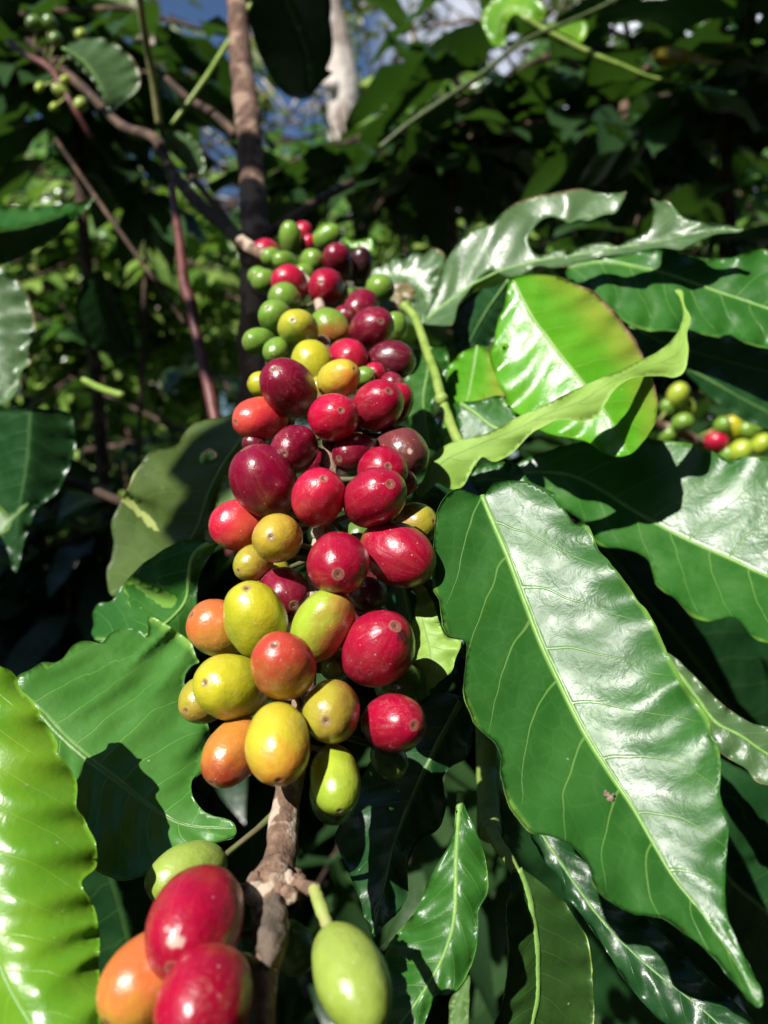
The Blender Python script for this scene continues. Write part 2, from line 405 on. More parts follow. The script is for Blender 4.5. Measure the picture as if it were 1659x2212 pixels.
    for p in vo_:
        z, u, t = depth(p.x, p.y); V3.append(at(p.x, p.y, z)); UV.append((u, t))
    # orient towards camera, add thickness
    cam = Vector((0, 0, CZ)); nrm = [Vector((0, 0, 0)) for _ in V3]; F2 = []
    for f in faces:
        n_ = (V3[f[1]]-V3[f[0]]).cross(V3[f[2]]-V3[f[0]])
        area2d = (vo_[f[1]].x-vo_[f[0]].x)*(vo_[f[2]].y-vo_[f[0]].y)-(vo_[f[1]].y-vo_[f[0]].y)*(vo_[f[2]].x-vo_[f[0]].x)
        if area2d > 0: f = f[::-1]; n_ = -n_
        F2.append(f)
        for i in f: nrm[i] += n_
    n0 = len(V3)
    ec = {}
    for f in F2:
        for i in range(len(f)):
            e = (f[i], f[(i+1) % len(f)]); ec[e] = 1
    bound = [e for e in ec if (e[1], e[0]) not in ec]
    verts = V3+[v-n_.normalized()*thick if n_.length else v for v, n_ in zip(V3, nrm)]
    fc = F2+[[i+n0 for i in f[::-1]] for f in F2]+[[a, a+n0, b+n0, b][::-1] for a, b in bound]
    mi = [0]*len(F2)+[1]*len(F2)+[0]*len(bound)
    # keep winding of rim outward
    o = child(parent, name, verts, fc, [G[mat], G[back]], midx=mi, uv=UV+UV)
    if ribobj:
        pr = []; rd = []
        for j in range(0, len(rb), 1):
            x, y = rb[j]
            if not pin(x, y, out) or any(pin(x, y, q) for q in hp): continue
            z, _, t = depth(x, y); r = lerp(ribr[0], ribr[1], t); pr.append(at(x, y, z+r*.55)); rd.append(r)
        if len(pr) > 3:
            g = Geo(); g.tube(pr, rd, 8, .15, 600)
            mm = ribmat or (RIB if mat in ('green', 'glossy', 'grey', 'young', 'youngaged') else RIBD)
            child(o, 'midrib', g.v, g.f, mm)
    return o
def lone(label, outline, rib, D0, group='coffee leaves around the fruiting branch', name='coffee_leaf', **k):
    t = thing(name, label, 'leaf', at(rib[0][0], rib[0][1], D0), group)
    leaf(t, 'blade', outline, rib, D0, **k)
    return t

#@@LEAVES
# ------------------------------------------------------------------ big foreground leaves
A_out = P('B', [(232,95),(150,68),(100,85),(60,140),(46,200),(40,300),(35,400),(38,470),(62,510),(72,580),(80,620),(100,655),(150,670),(172,690),(168,760),(160,850),(165,910),(190,970),(205,1010),(250,1050),(290,1090),(310,1140),(308,1200),(320,1260),(345,1340),(390,1400),(430,1440),(500,1455),(560,1475),(610,1510),(655,1560),(672,1610),(680,1650),(720,1700),(790,1745),(850,1768),(920,1775),(980,1795),(1050,1850),(1120,1905),(1180,1960),(1240,2040),(1290,2100),(1335,2145),(1358,2130),(1350,2070),(1320,2020),(1290,1960),(1250,1870),(1215,1780),(1205,1700),(1208,1600),(1215,1500),(1220,1420),(1200,1350),(1185,1280),(1190,1200),(1180,1110),(1150,1060),(1145,990),(1100,930),(1050,860),(1000,770),(960,690),(930,620),(890,550),(860,520),(840,490),(800,430),(750,370),(700,310),(680,260),(655,215),(600,205),(570,160),(540,125),(480,70),(380,35),(280,45)])
A_rib = P('B', [(232,95),(285,220),(340,350),(400,510),(470,690),(550,860),(640,1040),(740,1200),(840,1350),(930,1510),(1010,1640),(1130,1790),(1250,1970),(1345,2125)])
lone('largest glossy green leaf, hanging diagonally at lower right with a small bug on it', A_out, A_rib, .200, mat='glossy', ldev=0, rdev=-.45, lcur=.06, rcur=-.10, N=9, wave=.0011, wn=8, bulge=.00045, sp=9, seed=1, ribr=(.0008,.00025))
B_out = [(1110,1010),(1150,985),(1210,965),(1264,952),(1329,945),(1384,942),(1424,950),(1499,960),(1549,980),(1579,995),(1609,985),(1659,987),(1760,1010),(1850,1100),(1880,1260),(1800,1340),(1720,1400),(1659,1388),(1638,1383),(1617,1365),(1595,1338),(1574,1332),(1552,1338),(1520,1341),(1493,1330),(1477,1311),(1455,1289),(1433,1278),(1417,1262),(1412,1246),(1401,1211),(1380,1195),(1347,1184),(1310,1181),(1288,1170),(1261,1127),(1223,1100),(1191,1073),(1150,1050),(1110,1040)]
B_rib = [(1110,1025),(1239,1030),(1385,1114),(1482,1165),(1579,1208),(1659,1246),(1780,1290),(1875,1290)]
lone('broad green leaf running off the right edge, partly shaded, above the largest leaf', B_out, B_rib, .298, mat='green', ldev=.12, rdev=-.42, bulge=.0004, wave=.0010, wn=6, sp=11, seed=2, N=8)
V_out = P('M', [(-150,250),(0,345),(50,365),(85,400),(100,450),(130,490),(175,530),(215,590),(203,620),(250,660),(300,750),(296,800),(340,850),(385,910),(405,980),(398,1080),(440,1140),(465,1200),(500,1260),(505,1360),(490,1410),(440,1450),(425,1490),(470,1560),(500,1630),(515,1720),(520,1800),(515,1900),(520,2000),(525,2212),(520,2350),(300,2450),(0,2400),(-200,2200),(-320,1800),(-330,1200),(-280,600)])
V_rib = P('M', [(-150,260),(-140,700),(-110,1200),(-60,1650),(0,1900),(80,2080),(160,2212),(290,2440)])
lone('yellow-green young leaf with scalloped edge at the bottom left corner', V_out, V_rib, .165, mat='young', back='lime', ldev=-.10, rdev=.5, lcur=.5, wave=.0014, wn=9, sp=10, seed=3, N=8, c=.10, bulge=.0006)
W_out = P('M', [(90,400),(150,365),(220,325),(290,325),(340,290),(375,240),(420,215),(480,215),(530,225),(570,180),(620,155),(690,150),(740,165),(762,195),(775,160),(770,90),(830,105),(900,150),(960,190),(1000,230),(1020,290),(1040,325),(1000,345),(965,400),(965,450),(1000,520),(1050,590),(1080,640),(1105,730),(1110,820),(1080,880),(1030,910),(1000,950),(1005,1020),(1050,1090),(1110,1125),(1180,1140),(1220,1165),(1235,1210),(1210,1240),(1150,1255),(1080,1275),(1000,1310),(900,1360),(820,1400),(720,1445),(640,1460),(560,1440),(500,1410),(350,1300),(200,1000),(150,700),(80,500)])
W_rib = P('M', [(110,500),(220,610),(300,700),(400,790),(500,870),(600,940),(720,1030),(830,1110),(930,1165),(1050,1190),(1225,1195)])
lone('mid green leaf with hooked tip and curved shadow, between the yellow-green leaf and the cherries', W_out, W_rib, .198, mat='mid', mdev=.05, ldev=.35, rdev=-.35, lcur=.3, wave=.0022, wn=5, sp=9, seed=4, N=9, c=.22, bulge=.0009)
X_out = P('L', [(1750,40),(1650,50),(1560,85),(1500,110),(1380,130),(1290,160),(1230,220),(1190,290),(1130,320),(1050,330),(1000,350),(960,400),(920,460),(890,490),(860,580),(820,650),(790,720),(750,800),(745,870),(760,950),(745,1060),(715,1130),(715,1200),(730,1290),(780,1310),(950,1220),(1150,1150),(1330,1020),(1400,870),(1480,650),(1550,520),(1680,420),(1750,200)])
X_rib = P('L', [(1690,170),(1640,240),(1560,340),(1480,460),(1410,600),(1370,720),(1310,880),(1180,1050),(950,1190),(740,1295)])
X_hole = P('L', [(1335,370),(1360,340),(1400,325),(1440,345),(1448,380),(1400,410),(1350,430),(1332,410)])
lone('olive leaf underside with a small hole, left of the cherries', X_out, X_rib, .262, mat='olive', back='green', mdev=.5, ldev=.5, rdev=.95, wave=.002, wn=4, sp=9, seed=5, holes=[X_hole], N=7, c=.25)
Z_out = P('L', [(1500,505),(1600,480),(1680,650),(1600,820),(1450,940),(1380,945),(1370,880),(1430,750)])
lone('small greyish leaf half seen behind the red cherries on the left', Z_out, P('L', [(1600,490),(1560,640),(1480,800),(1390,940)]), .240, mat='under', back='green', mdev=.2, ldev=.4, rdev=.4, sp=11, seed=6, ribobj=False)
Y_out = P('L', [(1450,935),(1380,940),(1250,935),(1150,970),(1050,1030),(950,1100),(870,1180),(800,1260),(770,1320),(730,1350),(660,1360),(620,1420),(625,1500),(610,1560),(640,1610),(680,1625),(720,1660),(900,1750),(1200,1750),(1300,1500),(1330,1200),(1420,1020),(1470,960)])
Y_rib = P('L', [(1440,945),(1330,1000),(1280,1080),(1262,1200),(1240,1350),(1100,1500),(900,1600),(640,1600)])
lone('deep green folded leaf under the olive leaf, left of the orange cherry', Y_out, Y_rib, .238, mat='green', back='green', mdev=.35, ldev=.6, rdev=.75, wave=.0015, wn=4, sp=10, seed=7)
# right-hand group
C_out = P('R', [(600,430),(545,445),(520,560),(500,600),(480,680),(470,740),(455,760),(460,800),(480,860),(500,910),(520,940),(535,985),(560,1015),(600,1040),(700,1110),(870,1145),(950,1200),(1040,1210),(1100,1170),(1160,1090),(1175,1040),(1180,960),(1160,880),(1120,780),(1080,700),(1040,650),(1010,600),(970,560),(930,520),(890,490),(800,455),(740,430),(650,425)])
C_rib = P('R', [(560,455),(640,610),(700,690),(760,770),(850,880),(930,980),(1000,1090),(1060,1205)])
C_hole = P('R', [(512,738),(520,734),(527,742),(520,751),(512,747)])
lone('bright yellow-green leaf with browned right margin behind the curled lime leaf', C_out, C_rib, .285, mat='youngaged', back='lime', mdev=-.06, ldev=-.40, rdev=0, wave=.0012, wn=6, sp=9, seed=8, N=9, c=.12, holes=[C_hole], bulge=.0005)
E_out = P('R', [(200,1230),(250,1172),(330,1140),(420,1120),(500,1085),(580,1040),(650,1010),(740,965),(830,920),(920,880),(1000,850),(1060,820),(1120,790),(1180,760),(1220,730),(1250,700),(1275,660),(1292,610),(1287,560),(1275,520),(1256,497),(1268,488),(1290,498),(1300,560),(1325,610),(1310,680),(1315,760),(1300,840),(1260,870),(1180,865),(1100,870),(1050,885),(1000,920),(960,980),(920,1040),(860,1060),(800,1055),(740,1060),(690,1085),(640,1110),(600,1150),(560,1190),(520,1220),(470,1235),(430,1215),(400,1240),(370,1290),(340,1340),(300,1355),(260,1340),(230,1325),(200,1350),(160,1385),(140,1360),(180,1290)])
E_rib = P('R', [(160,1370),(250,1240),(400,1165),(560,1100),(700,1030),(850,975),(960,905),(1060,850),(1180,810),(1270,770),(1300,690),(1300,600),(1265,492)])
lone('curled lime-green leaf showing its underside, pointing up at its tip, right of the cherries', E_out, E_rib, .232, mat='lime', back='green', mdev=.25, ldev=.1, rdev=.25, rcur=.1, wave=.0014, wn=5, sp=8, seed=9, N=7, bulge=.0004, ribobj=False, dcurve=[(0,0),(.6,0),(.8,.006),(1,.018)])
F_out = P('R', [(790,400),(850,370),(960,345),(1060,330),(1150,320),(1220,310),(1280,335),(1350,350),(1450,355),(1500,355),(1560,330),(1620,315),(1659,320),(1800,340),(1950,430),(1980,620),(1900,740),(1750,765),(1659,745),(1600,735),(1540,710),(1490,685),(1440,695),(1380,685),(1320,665),(1260,672),(1200,666),(1150,672),(1090,655),(1040,630),(1000,595),(950,560),(920,510),(860,480),(800,455)])
F_rib = P('R', [(795,395),(950,372),(1080,390),(1210,420),(1330,460),(1440,500),(1560,540),(1659,575),(1800,620),(1960,600)])
lone('wide green leaf with a dark leaf-shaped shadow, at the right edge under the torn leaf', F_out, F_rib, .334, mat='green', mdev=.1, ldev=.3, rdev=-.45, wave=.0028, wn=7, sp=10, seed=10, N=10)
lone('greyish green leaf under the shadowed leaf at the right edge', P('R', [(1010,600),(1300,640),(1659,700),(1800,760),(1850,900),(1750,995),(1659,975),(1560,930),(1450,880),(1360,850),(1290,825),(1200,810),(1100,745)]), P('R', [(1020,620),(1200,720),(1400,780),(1659,850),(1840,900)]), .357, mat='grey', mdev=.15, ldev=.15, rdev=-.22, wave=.0015, wn=5, sp=12, seed=11, N=8)
lone('narrow shaded bluish leaf above the background cherries at the right edge', P('R', [(1280,815),(1400,835),(1560,890),(1700,950),(1850,1060),(1800,1140),(1659,1095),(1560,1060),(1480,1010),(1400,950),(1340,885)]), P('R', [(1285,820),(1400,880),(1560,970),(1700,1040),(1840,1100)]), .42, mat='deep', mdev=.5, ldev=.6, rdev=.3, sp=13, seed=12)
lone('shiny corner of a leaf peeking under the curled lime leaf', [(1020,1015),(1060,1000),(1115,1003),(1145,1040),(1200,1070),(1090,1080),(1030,1060)], [(1020,1040),(1080,1035),(1190,1065)], .250, mat='glossy', ldev=0, rdev=0, sp=10, seed=13, ribobj=False)
# leafy shoot with the torn leaf
sh = thing('leafy_shoot', 'green twig right of the cherries that carries the insect-eaten leaf', 'shoot', at(873,660,.33))
g = Geo(); tp = P('R', [(85,560),(130,605),(160,680),(190,770),(220,850),(240,930),(265,1010),(295,1090),(330,1165),(380,1260)])
dd = [.325,.318,.308,.298,.289,.281,.274,.266,.26,.25]
g.tube([at(x, y, d) for (x, y), d in zip(cr(tp, 12), [interp([(i/9, dd[i]) for i in range(10)], j/(len(cr(tp, 12))-1)) for j in range(len(cr(tp, 12)))])], [.0017+.0004*abs(noise.noise(Vector((j*.4, 0, 0)))) for j in range(len(cr(tp, 12)))], 12, .12, 500)
g.blob(at(*P('R', [(248,965)])[0], .277), .0024, 12, .2); g.blob(at(*P('R', [(95,565)])[0], .324), .0025, 12, .2)
child(sh, 'stem', g.v, g.f, TWIG)
D_out = P('R', [(170,632),(200,560),(230,480),(250,400),(290,330),(330,280),(370,240),(430,215),(470,205),(510,160),(560,120),(640,90),(720,75),(780,62),(850,55),(920,68),(980,75),(1020,72),(1045,66),(1030,110),(1000,160),(960,165),(920,180),(880,195),(840,188),(800,202),(760,185),(720,175),(680,190),(650,220),(625,260),(630,300),(660,340),(700,335),(740,320),(780,320),(790,345),(840,312),(900,292),(960,288),(1010,302),(1060,275),(1110,255),(1150,225),(1160,180),(1168,140),(1152,98),(1185,108),(1225,105),(1260,145),(1290,175),(1350,195),(1420,205),(1500,215),(1552,222),(1545,240),(1480,248),(1420,255),(1340,290),(1280,318),(1200,310),(1130,320),(1060,335),(960,345),(860,370),(780,390),(720,395),(660,390),(610,420),(570,440),(530,435),(460,408),(410,440),(370,490),(320,560),(295,640),(220,645)])
D_rib = P('R', [(170,632),(240,575),(330,510),(430,440),(560,395),(700,362),(830,345),(960,318),(1100,300),(1250,270),(1400,240),(1548,230)])
lf = leaf(sh, 'leaf', D_out, D_rib, .325, mat='grey', back='under', mdev=.12, ldev=.05, rdev=-.55, wave=.0022, wn=5, sp=8, seed=14, N=9, bulge=.001, edge_n=1.6)
lf['label'] = 'torn grey-green leaf with a large insect-eaten gap'
J_out = P('R', [(300,985),(345,975),(400,972),(480,950),(520,960),(570,1040),(560,1100),(470,1130),(400,1160),(340,1160),(318,1090),(312,1020)])
lf = leaf(sh, 'leaf', J_out, P('R', [(265,962),(330,985),(400,1030),(470,1085),(560,1120)]), .278, mat='glossy', back='under', mdev=.0, ldev=.35, rdev=0, sp=10, seed=15, ribr=(.0012,.0005))
lf['label'] = 'short glossy leaf on a pale petiole'
lf = leaf(sh, 'leaf', P('R', [(408,732),(340,760),(300,800),(258,830),(243,860),(240,940),(260,1010),(250,1090),(230,1160),(300,1130),(330,1000),(400,985),(470,960),(520,950),(500,850),(455,760),(430,740)]), P('R', [(405,735),(385,850),(350,1000),(270,1130)]), .305, mat='youngaged', back='under', mdev=.1, ldev=-.4, rdev=.35, sp=10, seed=16)
lf['label'] = 'small bright green leaf behind the twig'
lone('dark shaded leaf between the torn leaf and the bright leaf', P('R', [(320,570),(400,500),(470,470),(560,440),(560,560),(500,660),(450,740),(400,745),(340,790),(300,700)]), P('R', [(540,450),(460,560),(400,660),(340,780)]), .315, mat='deep', mdev=.5, ldev=.6, rdev=.6, sp=12, seed=17)
lone('green leaf edge between the twig and the dark red cherries', P('R', [(90,770),(200,740),(260,730),(280,800),(270,900),(250,950),(200,1000),(240,1100),(250,1190),(150,1150),(90,1000),(80,880)]), P('R', [(200,740),(190,850),(170,980),(200,1170)]), .300, mat='green', mdev=.3, ldev=.4, rdev=.3, sp=12, seed=18)
lone('blurred ragged leaf behind the topmost cherries on their right', P('R', [(-60,400),(0,370),(60,345),(100,350),(140,325),(175,335),(210,310),(260,340),(240,420),(230,480),(210,560),(180,620),(130,650),(60,600),(0,570),(-60,500)]), P('R', [(-60,450),(60,430),(150,470),(220,600)]), .40, mat='grey', mdev=.0, ldev=.1, rdev=-.3, sp=11, seed=19, wave=.003, wn=8)
lone('young folded leaf tip right above the near-black cherry', [(740,512),(770,520),(800,512),(806,530),(800,545),(775,540),(745,528)], [(740,518),(770,530),(803,520)], .40, mat='young', sp=8, seed=20, ribobj=False)
# lower right
O_out = [(1440,1410),(1500,1460),(1560,1520),(1620,1560),(1659,1570),(1760,1600),(1800,1680),(1760,1720),(1659,1697),(1633,1688),(1611,1661),(1585,1645),(1558,1628),(1530,1590),(1480,1530),(1440,1470)]
lone('grey-green leaf at the right edge, beside the middle of the largest leaf', O_out, [(1445,1430),(1500,1500),(1545,1560),(1600,1590),(1659,1630),(1780,1700)], .235, mat='grey', mdev=.2, ldev=.4, rdev=.05, sp=11, seed=21)
Pl_out = P('B', [(425,1435),(450,1500),(490,1570),(540,1620),(560,1690),(610,1750),(660,1810),(700,1870),(750,1950),(790,2010),(830,2070),(880,2130),(930,2180),(980,2220),(1100,2330),(1300,2400),(1420,2330),(1330,2212),(1240,2120),(1120,2010),(1010,1900),(900,1790),(760,1650),(640,1510),(560,1430),(480,1400)])
lone('dark glossy leaf under the tip of the largest leaf', Pl_out, P('B', [(450,1420),(590,1630),(740,1830),(920,2000),(1110,2150),(1350,2370)]), .222, mat='deep', mdev=.05, ldev=.2, rdev=-.1, sp=10, seed=22, wave=.0018, wn=6)
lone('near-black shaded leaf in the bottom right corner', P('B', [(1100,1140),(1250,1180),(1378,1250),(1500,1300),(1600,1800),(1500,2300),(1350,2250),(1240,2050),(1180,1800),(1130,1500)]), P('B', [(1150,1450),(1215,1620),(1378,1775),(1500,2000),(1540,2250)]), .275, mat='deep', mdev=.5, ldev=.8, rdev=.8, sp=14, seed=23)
s2 = thing('leafy_shoot', 'thin shaded shoot with one hanging dark leaf, bottom centre right', 'shoot', at(1050,1560,.25))
g = Geo(); g.tube([at(*p) for p in cr([(1046,1500,.262),(1050,1600,.256),(1052,1680,.25),(1055,1740,.230),(1057,1800,.218)], 15)], [.0031]*0 or [.0034]*len(cr([(1046,1500,.262),(1050,1600,.256),(1052,1680,.25),(1055,1740,.230),(1057,1800,.218)], 15)), 14, .08)
g.blob(at(1060,1795,.217), .0031, 12, .15)
child(s2, 'stem', g.v, g.f, TWIG)
g = Geo(); pp = cr([(1060,1790,.216),(1075,1822,.210),(1096,1850,.205),(1115,1885,.200)], 8); g.tube([at(*p) for p in pp], [lerp(.0019,.0013,i/(len(pp)-1)) for i in range(len(pp))], 10, .1)
child(s2, 'petiole', g.v, g.f, TWIG)
Rl_out = P('B', [(365,1590),(350,1620),(345,1680),(330,1760),(335,1850),(340,1950),(330,2050),(310,2150),(285,2212),(260,2300),(350,2420),(500,2450),(640,2400),(680,2212),(675,2050),(670,1950),(650,1860),(600,1780),(560,1720),(500,1670),(450,1630),(410,1600),(385,1585)])
leaf(s2, 'leaf', Rl_out, P('B', [(375,1590),(410,1680),(430,1780),(447,1880),(452,2000),(450,2110),(430,2212),(400,2420)]), .200, mat='hang', back='green', mdev=.3, ldev=.75, rdev=-.9, sp=10, seed=24, wave=.0008, ribr=(.0013,.0006), ribmat=RIB, N=7)
S_out = P('W', [(855,405),(832,470),(825,600),(800,700),(740,800),(700,870),(660,950),(620,1050),(580,1120),(520,1190),(485,1230),(430,1320),(410,1420),(400,1600),(420,1760),(500,1830),(620,1790),(670,1690),(710,1592),(780,1585),(850,1540),(900,1450),(930,1380),(955,1250),(960,1100),(1000,1020),(1015,960),(1010,870),(990,760),(960,680),(920,580),(880,500),(866,420)])
lone('pointed green leaf with a round shadow, right of the hanging green cherry', S_out, P('W', [(858,412),(845,560),(838,700),(830,850),(830,1000),(810,1200),(740,1400),(620,1600),(480,1790)]), .182, mat='green', mdev=.12, ldev=.15, rdev=.25, lcur=.3, sp=9, seed=25, wave=.0014, wn=5)
T_out = P('W', [(150,620),(135,680),(180,820),(230,920),(280,1050),(300,1130),(335,1175),(360,1250),(415,1185),(460,1140),(545,1030),(555,950),(550,880),(560,800),(620,690),(700,650),(745,600),(770,500),(762,400),(755,330),(800,270),(860,240),(900,200),(925,100),(930,0),(900,-120),(700,-150),(500,0),(300,300),(200,500)])
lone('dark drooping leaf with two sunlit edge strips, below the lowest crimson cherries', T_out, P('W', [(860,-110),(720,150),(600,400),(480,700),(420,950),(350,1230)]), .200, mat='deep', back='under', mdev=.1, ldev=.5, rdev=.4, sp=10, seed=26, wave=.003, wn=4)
lone('leaf scrap with brown base at the bottom edge', P('W', [(800,1600),(850,1550),(905,1470),(905,1600),(900,1751),(880,1880),(800,1880),(790,1700)]), P('W', [(900,1480),(850,1650),(840,1870)]), .245, mat='under', mdev=.2, ldev=.3, rdev=.5, sp=12, seed=27, ribobj=False)
lone('light green leaf fragment below the right-hand cherries', [(880,1380),(900,1300),(890,1270),(910,1260),(935,1300),(960,1370),(995,1385),(985,1420),(975,1450),(940,1480),(905,1500),(870,1470),(860,1430)], [(890,1270),(915,1350),(930,1430),(905,1495)], .194, mat='lime', back='deep', mdev=.1, ldev=.2, rdev=.6, sp=10, seed=28, ribobj=False, wave=.0015)
lone('dark green folded leaf piece behind the lime fragment', [(830,1180),(900,1200),(940,1240),(945,1290),(1000,1370),(990,1440),(960,1500),(900,1520),(840,1500),(820,1350)], [(850,1190),(880,1300),(900,1400),(930,1505)], .235, mat='deep', mdev=.4, ldev=.6, rdev=.7, sp=13, seed=29)
DK = [  # filler leaves added to keep the gaps behind the foreground dark
 ('added dark filler leaf behind the tip half of the largest leaf', [(1080,1500),(1250,1420),(1450,1500),(1600,1700),(1660,2000),(1500,2250),(1300,2200),(1150,2000),(1080,1750)], [(1200,1450),(1300,1700),(1400,1950),(1480,2230)], .34),
 ('added dark filler leaf in the gap above the largest leaf at right', [(1250,1130),(1420,1180),(1600,1300),(1720,1450),(1650,1650),(1480,1600),(1350,1450),(1260,1300)], [(1280,1150),(1400,1300),(1520,1450),(1640,1630)], .36),
 ('added dark filler leaf behind the yellow-green leaf at lower left', [(150,1750),(300,1800),(430,1900),(470,2100),(420,2300),(250,2350),(120,2200),(80,1950)], [(200,1780),(270,2000),(330,2330)], .30),
 ('added dark filler leaf between the green leaf and the curled lime leaf, in deep shade', [(900,1040),(1000,1000),(1120,1040),(1180,1100),(1120,1180),(980,1200),(900,1150)], [(920,1060),(1020,1090),(1160,1100)], .30)]
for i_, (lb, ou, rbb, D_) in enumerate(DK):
    lone(lb, ou, rbb, D_, group='added dark leaves under the foreground', mat='deep', back='deep', mdev=1.0, ldev=.9, rdev=.9, sp=16, seed=60+i_, ribobj=False, wave=.002)
# mid-distance leaves
MG = 'out-of-focus leaves in the middle distance'
def mid(label, outline, rib, D0, **k):
    k.setdefault('sp', 14); k.setdefault('ribobj', False); k.setdefault('wave', .001); k.setdefault('bulge', .0005)
    return lone(label, outline, rib, D0, group=MG, **k)
mid('dark green blurred leaf pointing right at the left edge, upper half', P('T', [(-150,900),(0,890),(100,893),(250,885),(350,872),(400,850),(385,890),(300,970),(230,1030),(150,1080),(50,1130),(-100,1160),(-200,1100)]), P('T', [(-150,1020),(100,980),(260,930),(398,853)]), .38, mat='green', mdev=.8, ldev=1.0, rdev=.9, seed=30)
mid('pale bluish-green leaf at the left edge under the dark pointing leaf', P('C', [(0,310),(60,380),(130,430),(180,520),(220,640),(230,760),(180,850),(200,950),(140,1000),(100,1150),(0,1220),(-200,1200),(-250,600),(-150,300)]), P('C', [(-150,320),(-60,600),(-20,900),(60,1180)]), .42, mat='grey', mdev=.2, ldev=.2, rdev=.2, seed=31, bulge=.0018, wave=.0018)
mid('long dark ribbed leaf hanging with its tip down at the left edge', P('L', [(-50,80),(200,60),(450,80),(500,200),(500,350),(440,500),(380,620),(300,680),(230,750),(200,850),(160,950),(130,1100),(105,1155),(80,1130),(50,1000),(0,900),(-100,700),(-150,300)]), P('L', [(200,70),(180,400),(120,800),(105,1145)]), .36, mat='deep', mdev=.5, ldev=.6, rdev=.5, seed=32, bulge=.0012)
mid('small light green leaf crossing the ribbed leaf tip', P('L', [(-40,690),(60,760),(120,720),(190,685),(150,740),(80,810),(60,870),(-40,890)]), P('L', [(-30,800),(80,770),(188,688)]), .34, mat='under', mdev=.1, seed=33)
mid('near-black oval leaf silhouette left of the red-brown stem', P('C', [(600,360),(540,440),(500,540),(488,640),(520,760),(600,850),(720,910),(800,930),(860,900),(870,780),(820,640),(760,520),(700,420),(650,350)]), P('C', [(620,355),(660,520),(740,720),(850,915)]), .50, mat='deep', back='deep', mdev=1.2, ldev=1, rdev=1, seed=34)
mid('grey-green sunlit leaf at upper left, pointing down', P('T', [(265,205),(320,170),(400,160),(480,175),(540,220),(580,260),(605,320),(600,380),(560,420),(520,450),(490,485),(460,470),(440,420),(400,350),(340,290),(280,240)]), P('T', [(270,207),(360,265),(430,360),(488,480)]), .50, mat='grey', mdev=.35, ldev=.4, rdev=.6, seed=35, ribobj=True, sp=10, wave=.001)
mid('small greyish leaf under the thin tan twigs, left of the brown stem', P('T', [(690,575),(760,565),(820,580),(860,630),(885,700),(880,745),(840,740),(780,680),(720,620)]), P('T', [(692,577),(780,620),(882,742)]), .55, mat='grey', mdev=.45, ldev=.5, rdev=.5, seed=36, sp=10)
mid('big dark leaf hanging in front of the pale trunk at the top', P('T', [(1060,-80),(1390,-80),(1430,100),(1437,230),(1410,300),(1440,312),(1390,360),(1320,430),(1220,400),(1150,300),(1090,150)]), P('T', [(1200,-70),(1280,100),(1330,250),(1340,420)]), .55, mat='deep', back='deep', mdev=1.2, ldev=1, rdev=1, seed=37)
mid('shaded leaf with a yellow patch at upper right', P('U', [(1155,230),(1220,200),(1300,210),(1380,240),(1470,270),(1380,280),(1290,275),(1195,292)]), P('U', [(1160,235),(1300,250),(1465,270)]), .6, mat='yellow', back='yellow', mdev=.9, ldev=.9, rdev=.9, seed=38)
mid('bright thin leaf seen edge-on at upper right', P('U', [(1290,355),(1360,365),(1450,380),(1520,395),(1500,408),(1400,400),(1310,380)]), P('U', [(1292,360),(1400,385),(1518,400)]), .6, mat='green', mdev=.1, seed=39, sp=8)
mid('translucent bright green leaf against the sky at the top right', P('U', [(430,120),(420,60),(460,10),(500,-30),(640,-30),(690,30),(690,90),(620,80),(560,60),(520,130),(530,190),(470,195)]), P('U', [(640,60),(560,40),(500,80),(470,190)]), .65, mat='young', back='young', mdev=.2, ldev=.5, rdev=.5, seed=40)
mid('second translucent green leaf beside the pale twig at top right', P('U', [(690,100),(760,95),(860,80),(880,130),(850,180),(790,150),(740,130)]), P('U', [(700,105),(780,115),(870,140)]), .65, mat='young', back='young', mdev=.3, seed=41)

# ------------------------------------------------------------------ the fruiting branch
SDT = [(440,.44),(530,.41),(565,.375),(610,.345),(665,.305),(710,.28),(780,.255),(840,.238),(900,.227),(970,.215),(1040,.207),(1140,.200),(1215,.196),(1280,.192),(1350,.187),(1440,.181),(1540,.175),(1620,.169),(1720,.163),(1860,.151),(1920,.145),(2060,.132),(2212,.122),(2400,.112)]
SD = lambda y: interp(SDT, y)
STEM = [(520,522,15),(560,545,13),(620,575,12),(672,620,11),(692,665,11),(700,740,15),(706,800,16),(710,870,17),(712,930,18),(711,997,19),(705,1080,19),(694,1170,20),(678,1264,21),(668,1360,22),(658,1480,24),(645,1600,26),(622,1717,29),(611,1790,33),(607,1850,35),(595,1890,43),(585,1925,50),(581,1960,38),(584,2010,41),(581,2060,34),(577,2100,25),(574,2160,22),(572,2212,22),(570,2300,24),(568,2420,24)]
fb = thing('fruiting_branch', 'coffee branch crowded with red, yellow and green cherries running through the middle', 'branch', at(520,522,SD(522)))
sp3 = cr([(x, y, w) for x, y, w in STEM], 7)
g = Geo(); g.tube([at(x, y, SD(y)) for x, y, w in sp3], [w*SD(y)/F for x, y, w in sp3], 28, .10, 500)
nk = lambda x, y, d=0: at(x, y, SD(y)+d)
for x, y, r, d in [(618,1900,.0020,-.002),(636,1912,.0022,-.001),(652,1905,.0013,-.002),(664,1920,.0012,-.002),(545,1925,.0020,-.002),(556,1908,.0020,-.003),(600,1880,.0018,-.004),(545,1940,.0014,-.003),(625,1935,.0018,-.002),(640,1890,.0014,0),(706,1010,.002,0),(690,1150,.002,-.002),(702,1130,.0022,-.002),(700,1160,.0018,.002),(662,1410,.0024,0),(676,1430,.0022,-.001),(650,1440,.0024,-.001)]:
    g.blob(nk(x, y, d), r, 12, .5, 700)
g.tube([nk(625,1908,-.001), nk(650,1912,-.002), nk(672,1916,-.003), nk(686,1921,-.003)], [.0018,.0013,.0010,.0012], 10, .35, 900)
